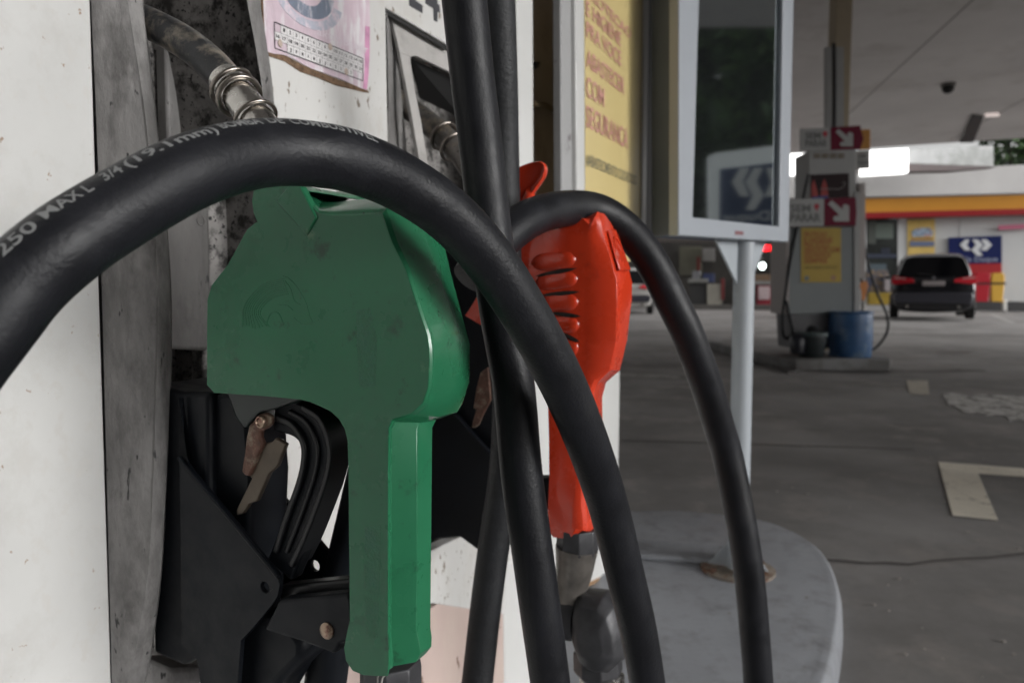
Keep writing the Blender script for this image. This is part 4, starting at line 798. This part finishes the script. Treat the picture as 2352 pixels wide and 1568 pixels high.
# ================================================================== GREEN NOZZLE
S0 = .362
def round_rings(left, right, layers, ins):
    # adds a rounding ring between the flat side and the rim
    r2 = []
    for row in right:
        a, b = row[0], row[1]
        r2.append([(a[0] * .92 + b[0] * .08, a[1] * .92 + b[1] * .08), (a[0] * .38 + b[0] * .62, a[1] * .38 + b[1] * .62)] + list(row[1:]))
    return r2
def nozzle_cover(left, right, s_layers, inset, s_in, taper=lambda v: 1.0):
    """left: outline px from bottom round to top, right: rows of layered px"""
    rings = []
    # ring order: left points then right rows
    cl = sum((u for u, v in left)) / len(left)
    L1 = [DP(u, v, s_layers[1]) for u, v in left]
    cen_ = sum(L1, Vector()) / len(L1)
    for k, s in enumerate(s_layers):
        rg_ = []
        n = len(L1)
        for i, p in enumerate(L1):
            q = p + D * ((s - s_layers[1]) * (taper(left[i][1]) if k > KT else 1))
            if k in s_in:
                a, b = L1[max(i - 1, 0)], L1[min(i + 1, n - 1)]
                t_ = (b - a).normalized(); m_ = t_.cross(D).normalized()
                q = q + m_ * inset * s_in[k]
            rg_.append(q)
        for row in right:
            u, v = row[min(k, len(row) - 1)]
            rg_.append(DP(u, v, s_layers[1] + (s - s_layers[1]) * (taper(row[1][1]) if k > KT else 1)))
        rings.append(rg_)
    return rings
gl_ = [(893, 1533), (865, 1533), (837, 1531), (819, 1524), (810, 1510), (807, 1488), (812, 1460), (820, 1425), (819, 1300), (818, 1177), (817, 1064), (815, 1010), (807, 978), (792, 951), (769, 930), (746, 919), (720, 908), (694, 902), (650, 898), (606, 894), (550, 891), (498, 888), (490, 881), (491, 840), (491, 760), (492, 690), (499, 665), (536, 618), (552, 590), (566, 563), (580, 538), (598, 524), (606, 517), (606, 503), (598, 485), (595, 462), (599, 436), (615, 425), (650, 420), (680, 424), (694, 436)]
gr_ = [[(704, 462), (704, 450), (708, 440), (712, 442), (712, 448)], [(732, 490), (732, 477), (738, 464), (744, 464), (744, 472)], [(768, 497), (768, 481), (774, 464), (780, 464), (780, 474)], [(812, 497), (812, 478), (818, 459), (824, 460), (822, 472)],
 [(850, 494), (850, 474), (858, 455), (862, 458), (856, 475)],
 [(877, 492), (893, 474), (936, 449), (944, 462), (930, 480)],
 [(883, 508), (905, 500), (954, 466), (984, 492), (970, 500)],
 [(890, 530), (911, 525), (962, 500), (1003, 517), (985, 525)],
 [(899, 556), (920, 552), (973, 537), (1019, 556), (1000, 560)],
 [(932, 622), (949, 617), (1000, 626), (1035, 625), (1015, 630)],
 [(961, 713), (976, 708), (1027, 705), (1054, 697), (1035, 700)],
 [(980, 770), (995, 768), (1044, 758), (1074, 772), (1055, 775)],
 [(984, 800), (1000, 798), (1046, 790), (1079, 790), (1060, 795)],
 [(985, 834), (1001, 834), (1047, 834), (1079, 834), (1060, 834)],
 [(982, 890), (998, 888), (1044, 885), (1078, 876), (1058, 876)],
 [(970, 925), (984, 927), (1030, 932), (1062, 928), (1045, 920)],
 [(945, 948), (955, 954), (1008, 957), (1050, 946), (1030, 940)],
 [(900, 962), (908, 968), (965, 970), (1000, 965), (990, 960)],
 [(892, 985), (899, 985), (958, 985), (993, 982), (980, 982)],
 [(891, 1100), (898, 1100), (958, 1100), (992, 1100), (978, 1100)],
 [(891, 1300), (898, 1300), (958, 1300), (990, 1300), (976, 1300)],
 [(891, 1450), (898, 1450), (956, 1446), (989, 1440), (974, 1436)],
 [(892, 1480), (900, 1482), (962, 1472), (992, 1462), (978, 1455)],
 [(892, 1500), (902, 1508), (966, 1500), (991, 1484), (974, 1472)],
 [(892, 1515), (902, 1530), (955, 1520), (978, 1500), (966, 1485)]]
sl = [S0, S0 + .0022, S0 + .0065, S0 + .032, S0 + .064, S0 + .071]
noz = thing('green_fuel_nozzle', DP(890, 1533, S0 + .03), 'green scuffed fuel nozzle hanging in the black holder', 'nozzle')
part('cover', loft(nozzle_cover(gl_, round_rings(gl_, gr_, 0, 0), sl, .0042, {0: 1.0, 1: .32, 5: 1.0}, lambda v: 1 - .5 * min(1, max(0, (v - 930) / 70)))), green_p, noz, smooth=34, bevel=.0016, bseg=3)
part('raised_rib', slab(pts([(632, 462, S0 - .0013), (664, 424, S0 - .0013), (690, 426, S0 - .0013), (727, 500, S0 - .0013), (703, 541, S0 - .0013)], DP), D * .006), green_p, noz, bevel=.001)
part('worn_strip', (slab(pts([(818, 712, S0 - .0001), (850, 706, S0 - .0001), (866, 780, S0 - .0001), (862, 886, S0 - .0001), (826, 890, S0 - .0001), (820, 800, S0 - .0001)], DP), D * .001)), green_rough, noz, smooth=0)
part('worn_strip', (slab(pts([(838, 1208, S0 - .0001), (874, 1206, S0 - .0001), (872, 1300, S0 - .0001), (868, 1466, S0 - .0001), (842, 1460, S0 - .0001), (836, 1330, S0 - .0001)], DP), D * .001)), green_rough, noz, smooth=0)
# embossed horse head emblem
em = []
for k in range(9):
    f_ = (k + random.uniform(-.3, .3)) / 8
    a = (650 + 12 * f_, 640 + 34 * f_); b = (600 + 22 * f_, 655 + 30 * f_); c_ = (562 + 34 * f_, 700 + 18 * f_); d_ = (556 + 62 * f_, 752 - 4 * math.sin(f_ * 9))
    em.append(tube(spline([DP(*p, S0 - .0001) for p in (a, b, c_, d_)], 6), .0002, 5))
for L_ in ([(650, 634), (664, 640), (679, 655), (690, 672), (701, 691), (708, 712), (712, 728), (718, 741), (708, 744), (697, 746), (684, 738), (675, 730)], [(679, 655), (688, 668), (690, 688)], [(612, 748), (618, 726), (628, 717), (640, 720), (648, 736), (652, 752)], [(655, 645), (668, 664), (676, 690), (690, 700)], [(640, 700), (660, 702), (672, 712)]):
    em.append(tube(spline([DP(u, v, S0 - .0001) for u, v in L_], 4), .00022, 5))
part('embossed_emblem', join(*em), green_p, noz)
# spout with rings
sp_c = [(300, 38, .405), (345, 55, .40), (420, 95, .398), (480, 142, .395), (525, 192, .392), (562, 238, .39), (600, 292, .388), (640, 360, .387), (675, 440, .387)]
P = spline([DP(*p) for p in sp_c], 6)
k1 = 24
part('spout', tube(P[:k1 + 1], .0122, 24), spout_black, noz, smooth=80)
part('spout_sleeve', tube(P[k1 - 1:], .0125, 28), steel, noz, smooth=80)
def ringat(i, rr_, r2, tilt=0):
    t_ = (P[i + 1] - P[i - 1]).normalized(); a = t_.orthogonal().normalized(); b = t_.cross(a)
    pts_ = [P[i] + (a * math.cos(2 * math.pi * k / 32) + b * math.sin(2 * math.pi * k / 32)) * rr_ + t_ * tilt * math.cos(2 * math.pi * k / 32 + 1) for k in range(33)]
    return tube(pts_, r2, 8)
part('spring_ring', ringat(25, .0152, .0017, .002), ring_steel, noz, smooth=80)
part('spring_ring', ringat(28, .0152, .0019, -.002), ring_steel, noz, smooth=80)
part('spring_ring', ringat(34, .0150, .0014), ring_steel, noz, smooth=80)
# lever guard, lever, latch, pin, arm
def bar(path, wds, s, th, name, mat, bev=.001):
    P2 = spline([DP(u, v, s) for u, v in path], 6); out_, in_ = [], []
    for i, p in enumerate(P2):
        t_ = (P2[min(i + 1, len(P2) - 1)] - P2[max(i - 1, 0)]).normalized(); m_ = t_.cross(D).normalized() * wds
        out_.append(p + m_); in_.append(p - m_)
    return part(name, slab(out_ + in_[::-1], D * th), mat, noz, bevel=bev)
bar([(628, 950), (675, 962), (705, 985), (724, 1020), (728, 1060), (716, 1110), (690, 1180), (664, 1250), (640, 1310)], .0125, S0 + .018, .012, 'lever_guard', black_plastic, .002)
bar([(630, 960), (665, 975), (690, 1010), (696, 1050), (684, 1110), (655, 1190), (630, 1270)], .0022, S0 + .0145, .02, 'guard_rib', black_gloss)
bar([(690, 935), (728, 960), (748, 1000), (755, 1045), (746, 1100), (720, 1175), (690, 1250), (665, 1300)], .0022, S0 + .0145, .02, 'guard_rib', black_gloss)
bar([(660, 945), (700, 970), (722, 1010), (727, 1050), (716, 1105), (688, 1185), (655, 1270)], .0016, S0 + .0155, .02, 'guard_rib', black_gloss)
part('lower_body', slab(pts([(520, 880, S0 + .008), (760, 880, S0 + .008), (730, 912, S0 + .008), (690, 918, S0 + .008), (640, 935, S0 + .008), (590, 950, S0 + .008), (560, 985, S0 + .008), (540, 960, S0 + .008), (520, 905, S0 + .008)], DP), D * .045), M('greenblack', (.01, .018, .016), .35), noz, bevel=.002)
part('latch_hook', slab(pts([(595, 950, S0 + .010), (571, 976, S0 + .010), (565, 1004, S0 + .010), (560, 1044, S0 + .010), (554, 1083, S0 + .010), (561, 1092, S0 + .010), (571, 1094, S0 + .010), (603, 1020, S0 + .010), (596, 1006, S0 + .010), (597, 990, S0 + .010), (608, 986, S0 + .010), (620, 975, S0 + .010), (620, 956, S0 + .010), (608, 949, S0 + .010)], DP), D * .005), rusty, noz, bevel=.0015, bseg=3)
part('latch_plate', slab(pts([(604, 1019, S0 + .013), (626, 1013, S0 + .013), (632, 1005, S0 + .013), (656, 1020, S0 + .013), (635, 1072, S0 + .013), (617, 1088, S0 + .013), (589, 1151, S0 + .013), (571, 1157, S0 + .013), (565, 1168, S0 + .013), (556, 1180, S0 + .013), (543, 1183, S0 + .013), (543, 1169, S0 + .013), (554, 1147, S0 + .013), (578, 1098, S0 + .013), (572, 1094, S0 + .013)], DP), D * .004), bronze, noz, bevel=.0008)
part('pivot_pin', lathe(DP(611, 966, S0 + .013), -D, [(0, .0046), (.005, .0046), (.0062, .004), (.0064, .0028), (.0056, .0024)], 20), copper, noz)
part('guard_arm', slab(pts([(606, 1447, S0 + .006), (640, 1378, S0 + .006), (795, 1362, S0 + .006), (806, 1374, S0 + .006), (812, 1470, S0 + .006), (780, 1478, S0 + .006), (768, 1503, S0 + .006), (700, 1476, S0 + .006)], DP), D * .012), black_plastic, noz, bevel=.003, bseg=3)
part('guard_bar', slab(pts([(640, 1345, S0 + .02), (818, 1328, S0 + .02), (822, 1372, S0 + .02), (640, 1380, S0 + .02)], DP), D * .012), black_gloss, noz, bevel=.002)
part('arm_bolt', lathe(DP(752, 1447, S0 + .006), -D, [(0, .0055), (.0012, .0055), (.0022, .0045), (.0026, .001)], 24), copper, noz)
# coupling below handle
cb = DP(895, 1500, S0 + .036)
part('swivel_nut', lathe(DP(897, 1512, S0 + .036), -Z, [(0, .0205), (.005, .0212), (.04, .0212), (.044, .019)], 8), dark_cast, noz, smooth=25, bevel=.001)
part('torn_tape', join(*[tube(spline([DP(u + random.uniform(-4, 4), v, S0 + .01) for u, v in ((868 + k * 12, 1532), (874 + k * 10, 1545), (866 + k * 9, 1556), (872 + k * 8, 1575))], 4), .0007, 5) for k in range(2)]), M('tape_pale', (.3, .29, .27), .6), noz)
# ================================================================== RED NOZZLE
T0 = .688
rl_ = [(1311, 1224), (1276, 1219), (1266, 1208), (1264, 1192), (1272, 1177), (1276, 1100), (1275, 1000), (1273, 930), (1262, 890), (1235, 860), (1200, 840), (1186, 800), (1184, 700), (1184, 620), (1185, 573), (1215, 553), (1262, 532), (1300, 522), (1318, 517), (1338, 506)]
rr_ = [[(1352, 518), (1358, 493), (1363, 490), (1360, 505), (1356, 512)],
 [(1358, 517), (1372, 486), (1388, 491), (1384, 512), (1374, 520)],
 [(1356, 522), (1380, 508), (1396, 502), (1412, 521), (1400, 530)],
 [(1342, 542), (1386, 540), (1406, 540), (1422, 550), (1410, 555)],
 [(1339, 596), (1400, 585), (1420, 590), (1438, 596), (1425, 600)],
 [(1339, 640), (1416, 643), (1434, 640), (1452, 648), (1438, 650)],
 [(1340, 700), (1417, 700), (1434, 700), (1451, 690), (1438, 700)],
 [(1342, 783), (1415, 783), (1430, 783), (1440, 782), (1430, 783)],
 [(1345, 835), (1400, 850), (1412, 850), (1424, 850), (1412, 850)],
 [(1350, 862), (1375, 876), (1384, 876), (1392, 878), (1384, 876)],
 [(1345, 895), (1362, 905), (1374, 908), (1383, 912), (1374, 910)],
 [(1335, 960), (1360, 960), (1374, 960), (1384, 962), (1374, 960)],
 [(1320, 1060), (1345, 1060), (1362, 1060), (1372, 1060), (1362, 1060)],
 [(1318, 1160), (1345, 1160), (1358, 1160), (1368, 1160), (1358, 1160)],
 [(1320, 1195), (1350, 1195), (1366, 1195), (1376, 1192), (1364, 1192)],
 [(1320, 1214), (1350, 1220), (1366, 1218), (1374, 1212), (1362, 1210)]]
rn = thing('red_fuel_nozzle', DP(1320, 1224, T0 + .03), 'bright red fuel nozzle with vent louvres under the second hose', 'nozzle')
part('cover', loft(nozzle_cover(rl_, round_rings(rl_, rr_, 0, 0), [T0, T0 + .0025, T0 + .007, T0 + .028, T0 + .05, T0 + .056], .006, {0: 1.0, 1: .32, 5: 1.0})), red_p, rn, smooth=34, bevel=.0018, bseg=3)
# louvre ridges and slots
louv = [((1222, 604), (1324, 596)), ((1232, 650), (1328, 640)), ((1245, 694), (1330, 694)), ((1262, 742), (1332, 748)), ((1285, 792), (1330, 804)), ((1295, 830), (1326, 842))]
for a, b in louv:
    pp = [DP(a[0] + (b[0] - a[0]) * i / 10, a[1] + (b[1] - a[1]) * i / 10, T0 + .002) for i in range(11)]
    rd_ = [.0092 * (1 - abs(2 * i / 10 - 1) ** 5 * .75) for i in range(11)]
    lv, lf = tube(pp, rd_, 16)
    lv = [q - D * (((q - CAM).dot(D) - T0) * .62) for q in lv]
    part('louvre_ridge', (lv, lf), red_p, rn, smooth=80)
slots = [((1230, 634), (1324, 616)), ((1244, 678), (1330, 670)), ((1264, 718), (1333, 727)), ((1290, 766), (1330, 785))]
vm = M('slot_dark', (.02, .015, .012), .6)
for a, b in slots:
    up_, dn_ = [], []
    for i in range(9):
        x = i / 8; u = a[0] + (b[0] - a[0]) * x; v = a[1] + (b[1] - a[1]) * x; h_ = 5 * math.sin(math.pi * x) ** .6
        up_.append(DP(u, v - h_, T0 - .0016)); dn_.append(DP(u, v + h_, T0 - .0016))
    part('vent_slot', slab(up_ + dn_[::-1], D * .01), vm, rn, smooth=0)
def ridge_pt(u, v): return DP(u, v, T0 + .02)
pa, pb_, pc_, pd_ = DP(1393, 530, T0 + .016), DP(1411, 528, T0 + .044), DP(1446, 622, T0 + .044), DP(1420, 622, T0 + .012)
nn_ = (pb_ - pa).cross(pd_ - pa).normalized()
if nn_.dot(N) < 0: nn_ = -nn_
part('embossed_plate', slab([pa, pb_, pc_, pd_], nn_ * .002), red_p, rn, bevel=.0012)
pm_ = (pa + pb_ + pc_ + pd_) / 4; e1 = ((pb_ + pc_) / 2 - (pa + pd_) / 2).normalized(); e2 = nn_.cross(e1)
ov = [pm_ + nn_ * .002 + e1 * .009 * math.cos(2 * math.pi * k / 24) + e2 * .014 * math.sin(2 * math.pi * k / 24) for k in range(25)]
part('plate_emblem', join(tube(ov, .0007, 6), tube([pm_ + nn_ * .002 - e1 * .004 + e2 * .004, pm_ + nn_ * .002, pm_ + nn_ * .002 + e1 * .005 - e2 * .003], .0007, 6)), red_p, rn)
# splash guard flange
fo_ = [(1150, 412), (1175, 393), (1200, 379), (1223, 371.5), (1239, 370), (1249, 376), (1252, 388), (1248, 404), (1238, 420), (1224, 440), (1216, 452), (1180, 490), (1150, 500)]
fi_ = [(1160, 432), (1180, 420), (1204, 402), (1224, 389), (1237, 383), (1242, 388), (1240, 399), (1230, 414), (1219, 430), (1210, 446), (1180, 478), (1160, 480)]
fo3 = spline([DP(u, v, T0 + .004) for u, v in fo_], 3); fi3 = [DP(u, v, T0 + .0) for u, v in fo_]
cenf = sum(fo3, Vector()) / len(fo3)
rings = [[cenf + (p - cenf) * k + D * d_ for p in fo3] for k, d_ in ((.15, .005), (.6, .004), (.88, .0015), (.96, 0), (1.0, .0015), (1.0, .005), (.94, .009), (.6, .014), (.2, .017))]
part('splash_guard', loft(rings), red_p, rn, smooth=60)
part('guard_neck', tube([DP(1214, 436, T0 + .010), DP(1217, 450, T0 + .008), DP(1214, 476, T0 + .008), DP(1205, 520, T0 + .012)], [.004, .006, .011, .02], 14), red_p, rn, smooth=80)
part('hook_tab', slab(pts([(1094, 682, T0 + .05), (1104, 681, T0 + .05), (1112, 748, T0 + .05), (1103, 746, T0 + .05), (1067.5, 725, T0 + .05), (1088, 693, T0 + .05)], DP), D * .004), red_p, rn, bevel=.001)
part('spout', tube(spline([DP(905, 226, .84), DP(940, 250, .83), DP(985, 284, .82), (DP(1020, 315, .81)), DP(1060, 355, .80), DP(1110, 430, .78), DP(1190, 540, T0 + .03)], 5), .0150, 20), steel_dirty, rn, smooth=80)
for (u, v, s) in ((1020, 313, .812), (1043, 338, .806)):
    c_ = DP(u, v, s); ax = (DP(1060, 355, .80) - DP(985, 284, .82)).normalized()
    part('spring_ring', tube([*circ(c_, ax, .0185, 24), circ(c_, ax, .0185, 24)[0]], .0022, 8), ring_steel, rn, smooth=80)
lt = [(1119, 843), (1103, 856), (1094, 890), (1087, 937), (1094, 940), (1086, 965), (1082, 983), (1090, 982), (1098, 976), (1108, 952), (1126, 919), (1123, 878)]
part('latch_plate', slab(pts([(u, v, T0 + .055) for u, v in lt], DP), D * .005), rusty, rn, bevel=.001)
part('guard_arm', slab(pts([(1215, 1098, T0 + .01), (1270, 1098, T0 + .01), (1274, 1115, T0 + .01), (1274, 1160, T0 + .01), (1262, 1172, T0 + .01), (1215, 1172, T0 + .01)], DP), D * .02), black_plastic, rn, bevel=.003)
RS = T0 + .02
nt_ = DP(1326, 1210, RS)
part('swivel_nut', lathe(nt_, -Z, [(0, .0215), (.024, .0225), (.0285, .021), (.031, .020), (.038, .018)], 8), dark_cast, rn, smooth=25, bevel=.001)
part('swivel_elbow', tube(spline([DP(1325, 1255, RS), DP(1320, 1300, RS), DP(1312, 1350, RS), DP(1312, 1400, RS), DP(1330, 1450, RS)], 5), [.0225, .0222, .0215, .021, .0205, .020, .0195, .019, .0185, .018, .018, .0185, .019, .020, .021, .0225, .023, .0235, .023, .022, .02], 20), brown_cast, rn, smooth=70)
part('swivel_collar', lathe(DP(1304, 1414, RS - .004), N, [(-.008, .020), (-.004, .0235), (.006, .024), (.012, .022)], 28), dark_cast, rn, smooth=40)
eb = [(1333, 1362), (1385, 1368), (1412, 1395), (1426, 1440), (1433, 1500), (1428, 1522), (1400, 1545), (1378, 1549), (1354, 1540), (1332, 1518), (1322, 1492), (1312, 1462), (1308, 1420), (1316, 1378)]
E1 = [DP(u, v, RS - .012) for u, v in eb]; ce_ = sum(E1, Vector()) / len(E1)
part('swivel_body', loft([[ce_ + (p - ce_) * k + D * d_ for p in E1] for k, d_ in ((.45, -.018), (.78, -.012), (.95, -.002), (1.0, .01), (.96, .024), (.75, .036), (.4, .04))]), dark_cast, rn, smooth=38, bevel=.002, bseg=3)
part('swivel_body_nut', lathe(DP(1372, 1494, RS + .004), -Z + N * .05, [(0, .0255), (.02, .0262), (.026, .022)], 8), dark_cast, rn, smooth=25, bevel=.0012)
part('hose_ferrule', lathe(DP(1382, 1540, RS + .006), -Z + N * .06, [(0, .019), (.004, .024), (.03, .024), (.034, .02)], 6), steel, rn, smooth=25, bevel=.0015)
# ================================================================== HOSES
def hpath(L_, dia):
    Q = spline([Vector(p) for p in L_], 8)
    W_ = [q.z for q in Q]
    for _i in range(160): W_ = [W_[0]] + [(W_[i - 1] + 2 * W_[i] + W_[i + 1]) / 4 for i in range(1, len(W_) - 1)] + [W_[-1]]
    U_ = [(q.x, q.y) for q in Q]
    for _i in range(4): U_ = [U_[0]] + [((U_[i - 1][0] + 2 * U_[i][0] + U_[i + 1][0]) / 4, (U_[i - 1][1] + 2 * U_[i][1] + U_[i + 1][1]) / 4) for i in range(1, len(U_) - 1)] + [U_[-1]]
    return [CAM + ray(u, v) * (dia * FPX / w_) for (u, v), w_ in zip(U_, W_)]
h1 = [(-260, 1066, 215), (-120, 864, 205), (-20, 736, 198), (50, 650, 195), (140, 571, 191), (232, 508, 186), (400, 412, 173), (520, 367, 161), (636, 350, 151), (766, 361, 144), (850, 386, 141), (928, 423, 135), (1028, 491, 126), (1120, 590, 121), (1201, 712, 116), (1275, 845, 109), (1330, 967, 102), (1372, 1080, 96), (1404, 1186, 92), (1440, 1335, 88), (1465, 1440, 85), (1487, 1568, 82), (1504, 1700, 80)]
hp = hpath(h1, .031)
_, H1P = hose('fuel_hose', hp, .0155, rubber, 'thick black hose arching over the green nozzle with worn white print', 40, 2)
HOSE1 = _; HOSE1['_o'] = 0
# print on the hose
segl = [0]
for a, b in zip(H1P, H1P[1:]): segl.append(segl[-1] + (b - a).length)
def proj(p):
    q = p - CAM; z_ = q.dot(FW); return 1176 + FPX * q.dot(RT) / z_, 784 - FPX * q.dot(UP) / z_
PU = [proj(p)[0] for p in H1P]
def s_at_u(u):
    for i in range(len(PU) - 1):
        if PU[i] <= u <= PU[i + 1]: return segl[i] + (segl[i + 1] - segl[i]) * (u - PU[i]) / (PU[i + 1] - PU[i])
    return 0
def pt_s(s):
    for i in range(len(segl) - 1):
        if segl[i] <= s <= segl[i + 1]:
            f_ = (s - segl[i]) / (segl[i + 1] - segl[i]); p = H1P[i].lerp(H1P[i + 1], f_)
            return p, (H1P[i + 1] - H1P[i]).normalized()
    return H1P[-1], X_
def fine_text(s):
    vs, fs, _w = textgeo(s, .016)
    bm = bmesh.new(); bv = [bm.verts.new((x, y, 0)) for x, y in vs]
    for f in fs:
        try: bm.faces.new([bv[i] for i in f])
        except Exception: pass
    bmesh.ops.triangulate(bm, faces=bm.faces[:]); bmesh.ops.subdivide_edges(bm, edges=bm.edges[:], cuts=3, use_grid_fill=True)
    bmesh.ops.triangulate(bm, faces=bm.faces[:])
    bm.verts.index_update(); out = [(v.co.x, v.co.y) for v in bm.verts], [tuple(v.index for v in f.verts) for f in bm.faces]; bm.free(); return out
def hose_text(s, u0, u1, phi, hgt):
    vs, fs = fine_text(s); a, b = s_at_u(u0), s_at_u(u1); out = []
    for x, y in vs:
        p, t_ = pt_s(a + (b - a) * x); c_ = (CAM - p); c_ = (c_ - t_ * c_.dot(t_)).normalized(); m_ = t_.cross(c_).normalized()
        if m_.z < 0: m_ = -m_
        an = R(phi) + (y - .5) * hgt / .0155
        out.append(p + (c_ * math.cos(an) + m_ * math.sin(an)) * .01562)
    return out, fs
part('printed_text', join(hose_text('R', 0, 22, 47, .0056), hose_text('250', 62, 132, 50, .0058), hose_text('MAX L', 145, 248, 53, .0056), hose_text('3/4', 276, 316, 56, .0056), hose_text('(19.1mm)', 325, 495, 58, .0056), hose_text('BOMBA', 508, 592, 63, .0054), hose_text('DE', 606, 640, 65, .0052), hose_text('COMBUSTIVEL', 655, 830, 67, .0058)), ink_white, HOSE1, smooth=0)
h2 = [(1005, -1300, 112), (1030, -600, 108), (1050, -160, 106), (1066, -5, 105), (1084, 172, 103), (1102, 316, 100), (1117, 455, 100), (1133, 590, 100), (1154, 740, 99), (1180, 884, 98), (1197, 1080, 97), (1224, 1275, 96), (1245, 1430, 95), (1264, 1568, 92), (1280, 1700, 90)]
hose('fuel_hose', hpath(h2, .031), .0155, rubber, 'straight black hose running top to bottom behind the arched hose', 28, 1)
h3 = [(1110, -1300, 90), (1128, -600, 86), (1136, -160, 84), (1142, 0, 84), (1149, 172, 80), (1153, 330, 78), (1160, 600, 76), (1168, 900, 74), (1160, 1080, 74), (1136, 1240, 72), (1115, 1400, 72), (1096, 1568, 72), (1080, 1700, 72)]
hose('fuel_hose', hpath(h3, .034), .017, rubber_tex, 'ribbed black hose beside the white corner trim, behind the straight one', 28, 1)
h4 = [(1085, 640, 96), (1112, 600, 95), (1150, 552, 93), (1205, 508, 90), (1255, 487, 86), (1314, 478, 80), (1372, 484, 78), (1425, 515, 78), (1470, 562, 77), (1508, 620, 78), (1540, 685, 77), (1575, 757, 76), (1603, 828, 75), (1628, 900, 73), (1650, 975, 71), (1672, 1050, 69), (1704, 1210, 69), (1722, 1330, 69), (1733, 1450, 67), (1742, 1568, 66), (1748, 1700, 66)]
hose('fuel_hose', hpath(h4, .0355), .01775, rubber, 'black hose arching over the red nozzle and falling at the right', 32, 1)
h5 = [(900, 760, 104), (880, 900, 104), (868, 1000, 102), (826, 1180, 100), (790, 1330, 98), (757, 1500, 96), (742, 1620, 96)]
hose('fuel_hose', hpath(h5, .033), .0165, black_plastic, 'dark hose slanting down behind the green nozzle handle', 24, 1)
